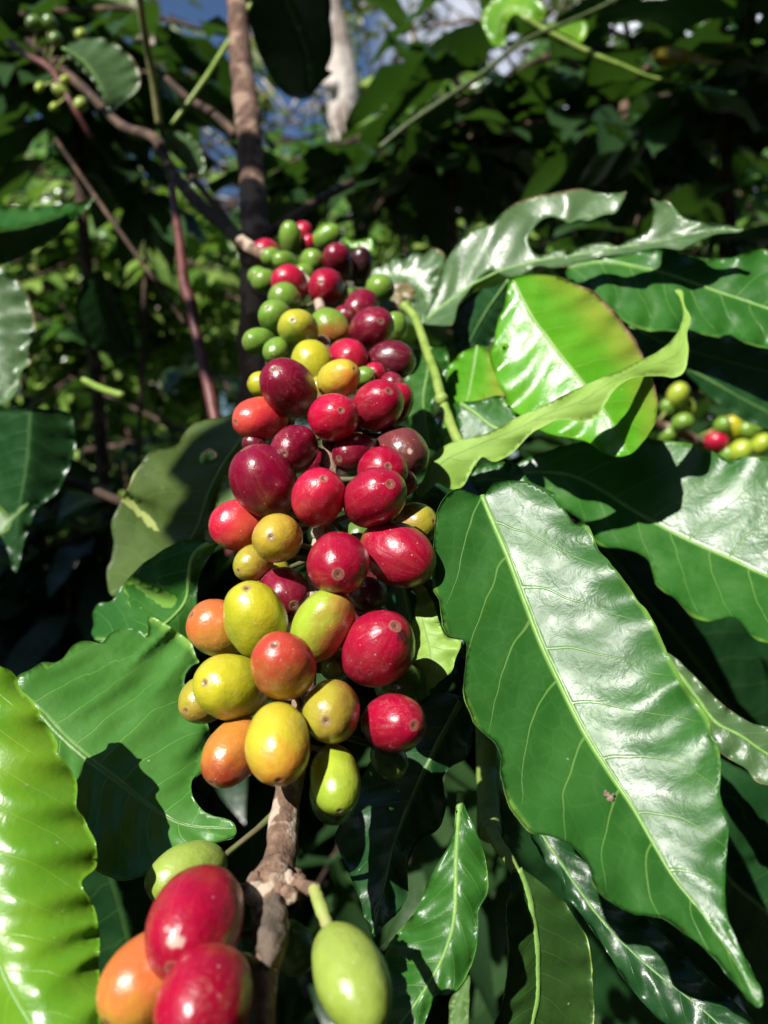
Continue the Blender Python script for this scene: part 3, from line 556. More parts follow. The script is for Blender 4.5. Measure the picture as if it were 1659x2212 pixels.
child(fb, 'stem', g.v, g.f, BARK, uv=g.uv)
# shrivelled leaf-base scale on the node
g = Geo(); pp = cr([(590,1945,18),(588,1975,28),(585,2010,30),(583,2045,26),(578,2075,14),(576,2092,6)], 7)
g.tube([at(x, y, SD(y)-.0022) for x, y, w in pp], [w*1.05*SD(y)/F for x, y, w in pp], 20, .35, 700)
child(fb, 'bud_scale', g.v, g.f, BARKD)

def cherry_mesh(ctr, axis, b, c, pal, seed, cdir, taper=0.0, scar=.42, seg=44, rings=34, cols=None, cshift=0):
    rr = random.Random(seed)
    ax = axis.normalized(); ref = Vector((0, 0, 1)) if abs(ax.z) < .9 else Vector((1, 0, 0))
    u = ax.cross(ref).normalized(); w = ax.cross(u)
    ph0 = rr.uniform(0, 6.28); fl = rr.uniform(.0, .05)
    V, Fc, UV, VC = [], [], [], []
    c1, c2 = PAL[pal]
    ths = []
    for i in range(rings+1):
        x = i/rings
        ths.append(math.pi*(x**1.6))
    off = Vector((seed*3.1, seed*1.7, 0))
    for i, th in enumerate(ths):
        tn = th/math.pi
        rr_ = b*math.sin(th)**.94 if th > 0 and th < math.pi else 0
        z = c*math.cos(th)
        rr_ *= 1-taper*(1-math.cos(th))/2*.6
        sw = .115*scar
        z += -.016*c*math.exp(-(th/(.09*scar/.42))**2) + .008*c*math.exp(-((th-.15*scar/.42)/.035)**2) - .012*c*math.exp(-(th/.035)**2)
        if th > 2.7: z += .05*c*sstep(2.7, 3.14, th)
        for k in range(seg):
            a = 2*math.pi*k/seg
            f = 1+fl*math.cos(2*(a+ph0))-.012*max(0, math.cos(a+ph0))**10
            d = u*math.cos(a)+w*math.sin(a)
            p = ax*z+d*(rr_*f)
            n_ = p.normalized()
            p *= 1+.035*noise.noise(n_*1.5+off)+.010*noise.noise(n_*4+off)
            V.append(ctr+p); UV.append((k/seg, tn/scar))
            mixf = sstep(-.35, .75, n_.dot(cdir)+.45*noise.noise(n_*2.2+off)+.25*noise.noise(n_*7+off)+cshift)
            col = [lerp(x, y, mixf) for x, y in zip(c1, c2)]
            if n_.dot(ax) < -.55 and pal in ('crimson', 'dark', 'bright', 'red'): q_ = sstep(-.55, -1, n_.dot(ax))*.5; col = [lerp(x, y, q_) for x, y in zip(col, (.45, .22, .06))]
            VC.append(col)
    for i in range(rings):
        for k in range(seg):
            k2 = (k+1) % seg
            Fc.append((i*seg+k, (i+1)*seg+k, (i+1)*seg+k2, i*seg+k2))
    return V, Fc, UV, VC
stem3 = [at(x, y, SD(y)) for x, y, w in sp3]
# x, y, b, c, scar (absolute px) or axis, palette, depth offset in mm, colour-turn direction
CH = [
 (576,544,26,29,('a',-.7,.1,.7),'red',6,(0,-1)), (628,517,22.5,35,('a',-.1,1,.15),'green',-6,(0,-1)), (654,506,21,25,('a',.2,1,.2),'red',6,(0,-1)), (667,528,17,20,('a',0,1,.2),'red',3,(0,-1)),
 (705,515,25,34,('a',.75,.55,.2),'green',-2,(0,-1)), (588,557,20,23,('a',-.8,.2,.5),'green',-6,(0,-1)), (617,565,21,30,(595,560),'green',-11,(1,0)), (673,565,25,27,(685,560),'green',-8,(0,-1)),
 (731,566,31,42,(717,536),'dark',-10,(0,-1)), (780,572,25,36,('a',0,.9,.4),'purple',2,(0,-1)), (571,608,25,27,('a',-.7,-.1,.7),'green',4,(0,-1)), (627,614,36,42,('a',-.5,.6,.6),'red',-9,(1,-1)),
 (706,624,39,43,(694,611),'crimson',-16,(0,-1)), (821,623,28,30,('a',.6,.1,.8),'green',6,(1,-1)), (615,648,33,36,('a',-.4,.6,.7),'green',-6,(0,-1)), (598,689,35,42,(578,665),'green',-12,(0,-1)),
 (645,712,40,45,(633.6,693),'yelgreen',-19,(.2,-1)), (713,707,37,43,('a',-.7,.5,-.4),'greenor',-8,(.3,-1)), (779,669,36,44,('a',.4,.6,-.6),'dark',0,(0,-1)), (802,712,45,52,(823,695),'dark',-13,(0,-1)),
 (855,709,24,32,('a',0,1,.2),'green',14,(0,-1)), (560,738,29,36,(530,741),'green',2,(0,-1)), (597,757,27,32,(588,771),'green',-4,(0,-1)), (674,783,41,46,('a',-.2,.9,-.4),'yellow',-6,(-1,-1)),
 (752,770,37,40,(777,788),'red',-4,(0,-1)), (844,779,41,50,('a',.95,0,.3),'maroon',2,(0,-1)), (730,820,38,52,(765,798),'yelor',-17,(1,-1)), (786,815,22,26,('a',.5,.2,.7),'green',-2,(0,-1)),
 (625,840,55,66,(592,798),'dark',-17,(.3,-1)), (809,808,24,28,('a',0,.2,.9),'red',0,(0,-1)), (566,832,27,30,('a',-.8,.3,.4),'yellow',4,(0,-1)), (564,905,46,56,(511.5,912),'orangered',-2,(.6,-1)),
 (815,879,50,57,(840,846),'crimson',-15,(0,-1)), (857,873,33,46,('a',.3,.8,.4),'crimson',-6,(1,-1)), (720,903,50,56,(736.5,887),'bright',-18,(.5,-1)), (636,970,49,58,(615.5,980),'dark',-10,(1,-1)),
 (766,978,41,46,(733,991),'dark',-2,(0,-1)), (868,975,51,60,('a',.5,-.5,.6),'plum',2,(1,-1)), (826,1020,51,54,('a',.2,.2,.9),'crimson',-9,(0,-1)), (808,1076,61,73,(842.5,1046),'crimson',-19,(0,-1)),
 (866,1045,28,38,('a',.6,.2,.7),'orangered',0,(0,-1)), (687,1076,55,70,(699,1035),'bright',-17,(.5,-1)), (570,1040,67,77,('a',-.45,.85,.22),'dark',-8,(0,-1)), (552,962,24,28,('a',-.6,.5,.3),'maroon',6,(0,-1)),
 (517,1135,52,60,('a',-.96,.05,.25),'orangered',2,(-1,.3)), (600,1163,51,57,(585.5,1160),'ochre',-13,(0,-1)), (548,1216,38,44,('a',-.6,-.3,.6),'olive',-2,(1,-.3)), (731,1216,64,69,(730.5,1239),'crimson',-20,(0,-1)),
 (858,1196,66,82,('a',.72,-.42,.42),'crimson',-10,(0,-1)), (895,1133,44,50,('a',.7,.1,.6),'olive',8,(-1,-.3)), (612,1285,54,62,('a',.3,-.3,.8),'dark',0,(0,-1)), (790,1280,42,48,('a',.2,-.3,.8),'maroon',4,(0,-1)),
 (553,1342,67,79,(532.5,1273),'yellow',-11,(-.5,-.5)), (474,1358,58,67,('a',-.8,.4,.4),'orange',-1,(.5,-1)), (695,1353,58,81,(737,1283),'limered',-13,(1,-.4)), (613,1441,65,82,(592.7,1395),'redorange',-21,(0,-1.2)),
 (502,1484,68,78,(445,1474.5),'yellow',-9,(1,-.6)), (816,1403,72,87,(853,1355),'crimson',-10,(.8,-.6)), (717,1535,61,72,(705,1556),'olive',-12,(1,-.3)), (600,1605,68,87,(604,1679),'yelor',-16,(.5,-1)),
 (849,1561,60,71,(893,1566.6),'crimson',-6,(-.4,-1)), (724,1682,52,79,(734,1745),'lime',-6,(-.5,-.5)), (505,1622,57,77,('a',-.5,-.7,.4),'orbrown',-4,(0,-1)), (863,1478,46,52,('a',.8,-.2,.4),'dkgreen',8,(0,-1)),
 (725,1437,32,36,('a',.1,.2,.9),'green',0,(0,-1)), (446,1508,48,64,('a',-.5,-.3,.6),'olive',16,(0,-1)), (840,1640,36,42,('a',.6,-.6,.2),'dkgreen',8,(0,-1)), (720,1718,50,56,('a',.1,-.8,.4),'dkgreen',3,(0,-1)),
 (424,1990,96,115,('s',384,2072),'crimson',-8,(.6,-1)), (318,2115,84,103,('a',-.65,-.65,.3),'orange',0,(0,-1)), (441,2168,98,112,('a',-.3,-.8,.4),'crimson',-6,(1,0)), (757,2107,74,116,(803,2204),'pale',-1,(0,-1)),
 (405,1886,58,84,('a',-.8,-.3,.3),'pale',22,(0,-1)), (748,935,36,40,('a',.3,.3,.8),'maroon',10,(0,-1)), (602,905,34,40,('a',-.3,.2,.8),'dark',12,(0,-1)), (690,845,30,36,('a',.1,.4,.8),'olive',8,(0,-1)), (665,735,28,34,('a',0,.4,.8),'green',6,(0,-1)), (745,650,26,30,('a',.2,.4,.8),'green',8,(0,-1)), (640,1120,34,42,('a',-.3,-.2,.8),'maroon',12,(0,-1)), (770,1160,34,42,('a',.3,.1,.8),'dkgreen',12,(0,-1)),
 (655,596,24,28,('a',.1,.3,.8),'green',8,(0,-1)), (745,690,28,34,('a',.2,.4,.8),'dark',8,(0,-1)), (612,800,26,30,('a',-.3,.3,.8),'green',10,(0,-1)), (842,838,30,36,('a',.4,.3,.7),'dark',8,(0,-1)), (775,925,34,38,('a',.3,.2,.8),'maroon',8,(0,-1)), (585,1098,38,44,('a',-.5,.1,.8),'red',12,(0,-1)), (836,1126,38,44,('a',.5,.1,.8),'dark',10,(0,-1)), (560,600,22,26,('a',-.5,.3,.8),'green',14,(0,-1)), (680,1000,34,40,('a',-.2,.1,.9),'dark',14,(0,-1)), (590,1240,36,42,('a',-.4,-.1,.8),'olive',12,(0,-1)), (800,1330,36,42,('a',.4,-.2,.8),'maroon',12,(0,-1)),
 (630,2045,44,54,('a',.5,-.7,.3),'dkgreen',14,(0,-1)),
]
for i, (x, y, b, c, s, pal, off, cd) in enumerate(CH):
    D = SD(y)+off/1000; k = D/F; b *= 1.09; c *= 1.09
    if s[0] == 'a': ax = Vector((s[1], -s[3], s[2])).normalized()
    else:
        if s[0] == 's': s = s[1:]
        o2 = (s[0]-x)**2+(s[1]-y)**2; q = b*b+o2-c*c
        c = min(max(c, math.sqrt(b*b*o2/q) if q > 1 else 9e9), 1.3*b) if c < 1.3*b else c
        dx, dy = (s[0]-x)/c, (s[1]-y)/c; q = math.hypot(dx, dy)
        if q > .97: dx, dy = dx/q*.97, dy/q*.97; q = .97
        ax = Vector((dx, -math.sqrt(1-q*q), -dy))
        # tilt with the viewing ray
    ctr = at(x, y, D); vd = (ctr-Vector((0, 0, CZ))).normalized()
    rot = Vector((0, 1, 0)).rotation_difference(vd); ax = rot @ ax
    bb, cc = b*k, c*k
    near = y > 850
    V, Fc, UV, VC = cherry_mesh(ctr, ax, bb, cc, pal, i+1, Vector((cd[0], -.2, cd[1])).normalized(), taper=.12 if c/b > 1.15 else .04, scar=R_.uniform(.30, .42), seg=96 if (x, y) in ((424,1990), (816,1403), (612,1285), (868,975)) else 44 if near else 28, rings=76 if (x, y) in ((424,1990), (816,1403), (612,1285), (868,975)) else 34 if near else 26)
    for (ix, mx_, my_, mr_, mc_) in ((69,379,2032,17,(.55,.40,.33)), (69,362,2008,7,(.7,.3,.3)), (59,868,1372,13,(.03,.01,.01)), (59,878,1386,8,(.03,.01,.01)), (52,640,1310,7,(.5,.25,.2)), (36,885,975,6,(.7,.5,.4))):
        if (x, y) == {69:(424,1990), 59:(816,1403), 52:(612,1285), 36:(868,975)}[ix]:
            for q_, p_ in enumerate(V):
                if p_.y > ctr.y: continue
                dd_ = math.hypot(CX+p_.x/p_.y*F-mx_, CY-(p_.z-CZ)/p_.y*F-my_)/mr_*(1+.5*noise.noise(p_*900))
                if dd_ < 1.2: VC[q_] = [lerp(a_, b_2, .85*sstep(1.2, .7, dd_)) for a_, b_2 in zip(VC[q_], mc_)]
    o = child(fb, 'cherry', V, Fc, CHERRY, uv=UV, vcol=VC)
    if (x, y) == (424,1990): o['label'] = 'crimson cherry with a pale corky scrape'
    if (x, y) == (816,1403): o['label'] = 'crimson cherry with a black mark beside its tip scar'
    # pedicel to the nearest point of the stem
    base = ctr-ax*cc*.93
    ns = min(stem3, key=lambda p: (p-base).length)
    g = Geo()
    midp = (base+ns)/2-ax*cc*.1
    if i == 71:
        base = at(708,2000,SD(2000)-.002); ns = nk(678,1918,-.003); midp = at(694,1962,SD(1962)-.003)
        pp = cr([tuple(ns), tuple(lerp(ns, midp, .5)), tuple(midp), tuple(base), tuple(base+(ctr-base)*.12)], .0009)
        g.tube(pp, [lerp(.00125, .00115, t/len(pp))*(1+.25*noise.noise(Vector((t*.7, 3, 0)))) for t in range(len(pp))], 12, .15, 900)
    else: g.tube([base+ax*cc*.1, base, midp, ns], [.0010, .0008, .0007, .0009], 8, .1)
    child(o, 'pedicel', g.v, g.f, PED if i == 71 else PEDD)
    nm = {'green': 'green unripe cherry', 'purple': 'near-black overripe cherry', 'yellow': 'yellow half-ripe cherry', 'orange': 'orange half-ripe cherry', 'pale': 'pale green unripe cherry', 'orangered': 'orange-red ripening cherry', 'redorange': 'red-orange ripening cherry', 'orbrown': 'orange-brown cherry', 'yelor': 'yellow cherry turning orange', 'lime': 'lime green unripe cherry', 'limered': 'lime green cherry blushing red', 'olive': 'olive green cherry', 'ochre': 'mustard yellow cherry', 'plum': 'plum brown cherry', 'yelgreen': 'yellow and green unripe cherry', 'dkgreen': 'dark green shaded cherry'}.get(pal)
    if nm: o['label'] = nm
# small cream curl of dried style stuck between two cherries
# insect-like brown scrap on the largest leaf
t = thing('leaf_debris', 'tiny dark brown dead insect scrap stuck on the largest leaf', 'insect', at(1318,1722,.1705))
g = Geo(); D = LASTD['blade1'](1318, 1722)[0]-.0003
for x, y, r, scl in [(1312,1716,.0007,(1.2,.6,.8)),(1318,1722,.0008,(1,.6,1)),(1323,1729,.0007,(.8,.6,1.2)),(1308,1712,.0005,(1,.6,.7)),(1325,1716,.0004,(1,.6,1))]:
    g.blob(at(x, y, D), r, 12, .6, 1500, sc_=scl)
DEB = child(t, 'body', g.v, g.f, BARKD)

# ------------------------------------------------------------------ stems, trunks and twigs behind
def limb(name, label, cat, pts, mat, seg=14, rough=.12, group=None, ns=120, extra=()):
    """pts: (x, y, width px, depth)"""
    t = thing(name, label, cat, at(pts[0][0], pts[0][1], pts[0][3]), group)
    g = Geo()
    q = cr(pts, 14); g.tube([at(x, y, d) for x, y, w, d in q], [w/2*d/F for x, y, w, d in q], seg, rough, ns)
    for pl in extra:
        h = Geo(); q = cr(pl, 14); h.tube([at(x, y, d) for x, y, w, d in q], [w/2*d/F for x, y, w, d in q], seg, rough, ns)
        child(t, 'branch', h.v, h.f, DARKB)
    child(t, 'trunk' if name == 'coffee_tree' else 'stalk', g.v, g.f, mat); return t
ct = limb('coffee_tree', 'upright brown coffee trunk behind the top cherries with a forked branch', 'tree',
     [(505,-60,44,.60),(515,40,46,.58),(522,140,50,.56),(535,260,54,.53),(545,400,58,.50),(552,520,64,.47),(548,640,62,.46),(545,760,60,.455),(548,900,60,.45),(575,1100,58,.46),(605,1250,56,.5),(640,1500,50,.55),(618,1760,38,.65),(585,2000,32,.78),(572,2350,30,.95)], TRUNKM, seg=20, rough=.18, ns=90,
     extra=([(530,528,40,.44),(500,500,30,.46),(430,440,26,.5),(370,370,24,.54),(335,300,22,.57),(260,270,20,.62),(180,190,18,.68),(60,90,16,.75)],
            [(520,515,18,.45),(470,450,15,.5),(430,400,13,.54),(400,370,11,.57)],
            [(510,292,20,.54),(460,245,18,.56),(410,215,16,.58),(360,170,14,.6)],
            [(575,510,22,.45),(640,465,22,.47),(700,425,20,.5),(760,395,18,.55)]))
limb('twig', 'red-brown young stem left of the cherry cluster', 'twig', [(370,400,16,.5),(385,500,18,.48),(400,620,24,.46),(412,650,26,.455),(420,700,22,.45),(440,790,24,.44),(458,870,26,.43),(480,1000,26,.42),(500,1200,26,.42)], TWIGR)
limb('twig', 'pale tan upright twig at top left', 'twig', [(296,-40,16,.5),(310,60,16,.52),(325,140,16,.54),(345,270,16,.56)], TWIGT)
limb('twig', 'greenish twig slanting towards the brown trunk at top left', 'twig', [(372,268,10,.56),(405,225,11,.56),(440,175,11,.56),(475,120,11,.57),(530,30,11,.58),(570,-40,11,.58)], TWIG)
limb('twig', 'pale green jointed twig against the sky at top right', 'twig', [(1130,35,11,.62),(1170,62,13,.62),(1210,82,12,.62),(1260,108,13,.62),(1310,130,12,.62),(1340,140,10,.62),(1400,165,7,.62),(1480,180,6,.62)], TWIG)
limb('twig', 'thin dark green twig crossing diagonally at top centre right', 'twig', [(820,320,11,.6),(880,270,11,.6),(960,215,12,.6),(1040,160,11,.6),(1130,90,10,.6),(1210,55,9,.6),(1330,0,9,.6),(1420,-60,9,.6)], TWIGD)
limb('twig', 'short cut light green twig end at left', 'twig', [(180,820,14,.42),(215,838,16,.41),(266,855,16,.4)], TWIG)
limb('twig', 'dark brown horizontal twig at left behind the olive leaf', 'twig', [(130,1035,22,.40),(180,1050,22,.39),(240,1075,20,.385),(300,1100,20,.38),(360,1130,18,.38)], DARKB)
limb('twig', 'thin dark twig crossing the bright foliage at left', 'twig', [(120,300,9,.6),(185,395,9,.6),(230,460,9,.58),(280,530,9,.56),(330,600,9,.55),(400,700,9,.55)], DARKB)

# second fruiting branch, at right behind the leaves
fb2 = thing('fruiting_branch', 'small distant coffee branch with green cherries and one red, at the right edge', 'branch', at(1415,905,.62))
g = Geo(); q = cr([(1400,900,20,.60),(1440,925,22,.61),(1490,945,20,.62),(1530,960,18,.63),(1600,985,16,.65),(1700,1010,16,.68)], 10)
g.tube([at(x, y, d) for x, y, w, d in q], [w/2*d/F for x, y, w, d in q], 12, .3, 150); child(fb2, 'stem', g.v, g.f, BARK)
for i, (x, y, b, c, pal) in enumerate([(1464,852,22,28,'lime'),(1442,880,17,20,'green'),(1484,882,19,24,'lime'),(1474,912,20,24,'green'),(1548,955,25,28,'red'),(1583,926,23,32,'yellow'),(1560,920,18,22,'green'),(1615,930,18,22,'green'),(1622,952,22,25,'lime'),(1600,975,24,28,'lime'),(1570,985,20,24,'green'),(1440,940,20,24,'green'),(1645,960,20,26,'lime'),(1640,920,15,20,'green')]):
    D = .60+(i % 3)*.006; k = D/F
    V, Fc, UV, VC = cherry_mesh(at(x, y, D), Vector((R_.uniform(-.6, .6), -.4, R_.uniform(.1, 1))), b*k, c*k, pal, 100+i, Vector((0, 0, -1)), seg=24, rings=18)
    o = child(fb2, 'cherry', V, Fc, CHERRY, uv=UV, vcol=VC)
    if pal == 'red': o['label'] = 'single red cherry'
    ctr = at(x, y, D); ns = min([at(a, b_, d_) for a, b_, w_, d_ in q], key=lambda p: (p-ctr).length); g = Geo(); g.tube([ctr, (ctr+ns)/2, ns], [.0014]*3, 6); child(o, 'pedicel', g.v, g.f, PED)
# third, small green cherries at the upper left
fb3 = thing('fruiting_branch', 'blurred branch with a few pale green cherries at the top left', 'branch', at(60,100,.7))
g = Geo(); q = cr([(20,90,14,.72),(60,120,14,.71),(110,150,14,.70),(140,200,13,.69),(170,250,12,.69),(200,300,10,.7)], 10)
g.tube([at(x, y, d) for x, y, w, d in q], [w/2*d/F for x, y, w, d in q], 10, .3, 150); child(fb3, 'stem', g.v, g.f, TWIGR)
for i, (x, y, b, c, pal) in enumerate([(176,76,13,15,'lime'),(134,200,13,22,'pale'),(175,226,15,17,'pale'),(118,232,10,12,'lime'),(86,188,9,14,'lime'),(140,172,9,12,'lime'),(75,50,17,19,'dkgreen'),(108,50,16,18,'dkgreen'),(120,85,15,17,'dkgreen')]):
    D = .69; k = D/F
    V, Fc, UV, VC = cherry_mesh(at(x, y, D), Vector((R_.uniform(-.6, .6), -.4, R_.uniform(-1, 1))), b*k, c*k, pal, 130+i, Vector((0, 0, -1)), seg=20, rings=16)
    o = child(fb3, 'cherry', V, Fc, CHERRY, uv=UV, vcol=VC)
    ctr = at(x, y, D); ns = min([at(a, b_, d_) for a, b_, w_, d_ in q], key=lambda p: (p-ctr).length); g = Geo(); g.tube([ctr, (ctr+ns)/2, ns], [.0012]*3, 6); child(o, 'pedicel', g.v, g.f, PED)

#@@TREES
# ------------------------------------------------------------------ foliage crowns
SKYW = [(440,330,62),(650,235,64),(590,120,30),(585,290,28),(815,120,36),(1005,25,62),(1100,90,45),(1065,165,32),(975,490,48),(1370,190,32),(500,430,40)]
def open_gap(p):
    if p.y < .7: return False
    x = CX+p.x/p.y*F; y = CY-(p.z-CZ)/p.y*F
    if 690 < x < 790 and -20 < y < 420 and p.y < 4.3: return y < 300 or R_.random() < .5
    for a, b, q in SKYW:
        if (x-a)**2+(y-b)**2 < (q*1.15)**2: return R_.random() < .93
    return False
def leaf_into(V, Fc, p, d, n, L, wd, rr, droop=.25, seg=5):
    """a folded, pointed leaf: base p, direction d, normal n"""
    d = d.normalized(); s = d.cross(n).normalized(); n = s.cross(d).normalized()
    b = len(V); fold = rr.uniform(.1, .35); dr = droop*rr.uniform(.3, 1.5); tw = rr.uniform(-.3, .3)
    for i in range(seg+1):
        t = i/seg; w = wd*math.sin(math.pi*min(1, t*.93+.04))**.85*(1-.3*t)
        if i == seg: w = wd*.02
        c = p+d*(L*t)-Vector((0, 0, 1))*(L*dr*t*t)
        sn = s*math.cos(tw*t)+n*math.sin(tw*t)
        wv = .05*L*math.sin(t*11+tw*9)
        V.append(c-sn*w+n*(w*fold+wv)); V.append(c); V.append(c+sn*w+n*(w*fold-wv))
    for i in range(seg):
        a = b+3*i
        Fc.append((a, a+1, a+4, a+3)); Fc.append((a+1, a+2, a+5, a+4))
def rv(rr):
    while True:
        v = Vector((rr.uniform(-1, 1), rr.uniform(-1, 1), rr.uniform(-1, 1)))
        if .05 < v.length < 1: return v
def tree(name, label, cat, base, crown_c, crown_r, n_sprays, leaf_L, mat, bark, trunk_r, seed, group, per=12, keep=None, spray_L=.35, wd=.22, trunk_top=None, n_limb=5, hollow=.35, aimed_leaves=False):
    rr = random.Random(seed); base = Vector(base); cc = Vector(crown_c); cr_ = Vector(crown_r)
    t = thing(name, label, cat, base, group)
    g = Geo(); top = Vector(trunk_top) if trunk_top else cc
    pts = [base.lerp(top, k/8)+Vector((math.sin(k*1.3+seed)*trunk_r*1.2, math.cos(k*1.7+seed)*trunk_r, 0))*(0 if k == 0 else 1) for k in range(9)]
    g.tube(pts, [trunk_r*(1.15-.6*k/8) for k in range(9)], 12, .15, 4)
    lg = Geo()
    V, Fc = [], []
    cen = []
    for k in range(n_sprays):
        v = rv(rr)
        if v.length < hollow: v = v.normalized()*rr.uniform(hollow, 1)
        cen.append(cc+Vector((v.x*cr_.x, v.y*cr_.y, v.z*cr_.z)))
    for k in range(n_limb):
        e = cen[k % len(cen)]; s = pts[rr.randint(4, 8)]
        m_ = (s+e)/2+Vector((0, 0, -.05*(e-s).length)); lg.tube([s, m_, e], [trunk_r*.4, trunk_r*.28, trunk_r*.1], 8, .1, 4)
    for c in cen:
        if keep and not keep(c): continue
        out = (c-cc); out.z *= .4
        ax = (out.normalized() if out.length > .01 else Vector((0, -1, 0)))+rv(rr)*.5; ax.z -= .25; ax.normalize()
        SL = spray_L*rr.uniform(.6, 1.3); s0 = c-ax*SL*.5
        lg.tube([s0, s0+ax*SL*.5+Vector((0, 0, .02)), s0+ax*SL], [.005*SL/.35, .004*SL/.35, .0015], 5)
        side = ax.cross(Vector((0, 0, 1))).normalized()
        for j in range(per):
            q = s0+ax*SL*((j//2)+.6)/(per/2); sg = 1 if j % 2 else -1
            d = side*sg+ax*rr.uniform(.2, .9)+Vector((0, 0, rr.uniform(-.5, .2)))
            if name != 'canopy' and open_gap(q+d.normalized()*leaf_L*.5): continue
            n_ = Vector((rr.uniform(-.5, .5), rr.uniform(-.6, .3), 1)) if mat == FOL['c'] else rv(rr)*.8+SUN*.9+Vector((0, 0, .2))
            leaf_into(V, Fc, q, d, n_, leaf_L*rr.uniform(.65, 1.2), leaf_L*wd*rr.uniform(.8, 1.2), rr)
    if aimed_leaves:  # unseen leaves added along the sun line to shade chosen spots
        a_ = SUN.cross(Vector((0, 0, 1))).normalized(); b2 = SUN.cross(a_)
        TG = [(Vector((-.104, .2, 1.538))+b2*(.02*k-.04), .5, .058, .016) for k in range(3)]
        TG += [(at(lerp(528, 550, k/12), 290+50*k, interp([(260,.53),(520,.47),(900,.45)], 290+50*k)), .8, .065, .02) for k in range(12) if k % 2]
        TG += [(at(x, y, d), .8, .06, .02) for x, y, d in [(490,490,.47),(455,460,.49),(420,425,.51),(390,395,.53),(640,465,.47),(700,425,.5),(470,450,.5),(430,400,.54)]]
        for p_, s_, L_, w_ in TG:
            leaf_into(V, Fc, p_+SUN*s_-a_*L_/2, a_, SUN+rv(rr)*.2, L_, w_, rr, droop=.05)
    child(t, 'trunk', g.v, g.f, bark)
    if lg.v: child(t, 'limbs', lg.v, lg.f, bark)
    child(t, 'crown', V, Fc, mat)
    return t
GB = 'coffee trees behind the branch'; GS = 'tall shade trees beyond'
def scr(x, y, D): return at(x, y, D)
# mid coffee trees, sunlit
spec = [  # label, px centre, depth, radii m, sprays, mat
 ('sunlit coffee tree left of the brown trunk, low', (250,620), 1.9, (.35,.3,.30), 36, 'b'),
 ('coffee tree filling the left edge with small bright leaves', (60,760), 2.1, (.35,.4,.40), 44, 'a'),
 ('coffee tree seen between the brown trunk and left twigs', (420,700), 2.3, (.40,.4,.42), 48, 'b'),
 ('coffee tree just behind the top cherries', (720,430), 2.6, (.40,.4,.22), 26, 'a'),
 ('bright coffee tree right of the top cherries', (960,480), 2.1, (.38,.4,.26), 44, 'b'),
 ('coffee tree behind the torn leaf', (1240,380), 2.1, (.42,.4,.32), 44, 'a'),
 ('coffee tree at the right edge above the torn leaf', (1560,330), 2.0, (.40,.4,.40), 46, 'a'),
 ('coffee tree with darker leaves at upper left', (200,330), 2.3, (.55,.4,.35), 40, 'a'),
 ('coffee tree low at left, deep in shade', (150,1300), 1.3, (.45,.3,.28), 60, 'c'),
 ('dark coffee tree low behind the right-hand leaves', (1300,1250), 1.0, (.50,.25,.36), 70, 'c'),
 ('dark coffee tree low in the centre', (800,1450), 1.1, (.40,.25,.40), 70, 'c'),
 ('coffee tree further back in the centre', (900,700), 3.2, (1.0,.5,.6), 80, 'b'),
 ('coffee tree further back at the left', (250,800), 3.4, (1.0,.5,.8), 110, 'b'),
 ('coffee tree further back at the right', (1500,700), 3.4, (1.0,.5,.9), 110, 'a'),
]
for i, (lab, (x, y), D, rad, n, mt) in enumerate(spec):
    c = at(x, y, D)
    tree('coffee_tree', lab, 'tree', (c.x+.05, c.y+.1, 0), c, rad, int(n*(1.8 if D > 1.4 else 1.35)), .082 if D > 1.4 else .125, FOL[mt], DARKB, .018, 50+i, GB, per=12)
# dark leaf masses in the upper right, their shade put into the dark foliage colour
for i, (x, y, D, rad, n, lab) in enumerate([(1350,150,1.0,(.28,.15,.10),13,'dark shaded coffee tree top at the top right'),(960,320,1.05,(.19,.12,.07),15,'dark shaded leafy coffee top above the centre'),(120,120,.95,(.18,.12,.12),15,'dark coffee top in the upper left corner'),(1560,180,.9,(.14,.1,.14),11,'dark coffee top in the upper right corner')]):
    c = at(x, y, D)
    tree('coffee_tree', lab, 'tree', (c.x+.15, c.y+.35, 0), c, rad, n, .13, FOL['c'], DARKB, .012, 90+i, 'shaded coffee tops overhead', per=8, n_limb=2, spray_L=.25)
# unseen canopy added behind and above the camera: one tree whose crown throws the shade
PROT = [(at(225,160,.5), .21), (at(400,325,.55), .1), (at(517,120,.58), .1), (at(-20,760,.42), .18), (at(1450,480,.33), .2), (at(1250,480,.33), .2), (at(1550,640,.33), .2), (at(1160,60,.63), .1), (at(640,540,.4), .10), (at(760,570,.38), .10), (at(700,640,.33), .10), (at(900,500,.4), .10), (at(1550,930,.62), .11)]
def keepc(c):
    q = (c.z-1.5)+.97*c.y+1.5
    if not 1.88 < q < 2.65 or (c.y > 0 and c.z-1.5 < .75*c.y+.3): return False
    for p, r in PROT:
        d = c-p; l = d.dot(SUN)
        if (d-SUN*l).length < r+.08: return False
    return True
tree('shade_tree', 'added unseen leafy tree above the camera that shades the upper background', 'tree', (-2.2,.9,0), (-.45,-.15,2.40), (1.35,.40,.42), 700, .15, FOL['a'], DARKB, .06, 201, 'added canopy tree', per=10, spray_L=.25, trunk_top=(-1.4,.5,2.5), keep=keepc, hollow=0, aimed_leaves=True)
def keepd(c):
    d = c-Vector((0, .35, 1.5)); l = d.dot(SUN)
    if l > 0 and (d-SUN*l).length < .75: return False
    if c.y > 0 and abs(c.x) < .62*c.y+.45 and abs(c.z-1.5) < .8*c.y+.4: return False
    for p, r in PROT:
        e = c-p
        if (e-SUN*e.dot(SUN)).length < r+.22: return False
    return (c-Vector((0, 0, 1.5))).length > .8 and (c.z+.97*c.y < 2.6 or c.x > 1.9)
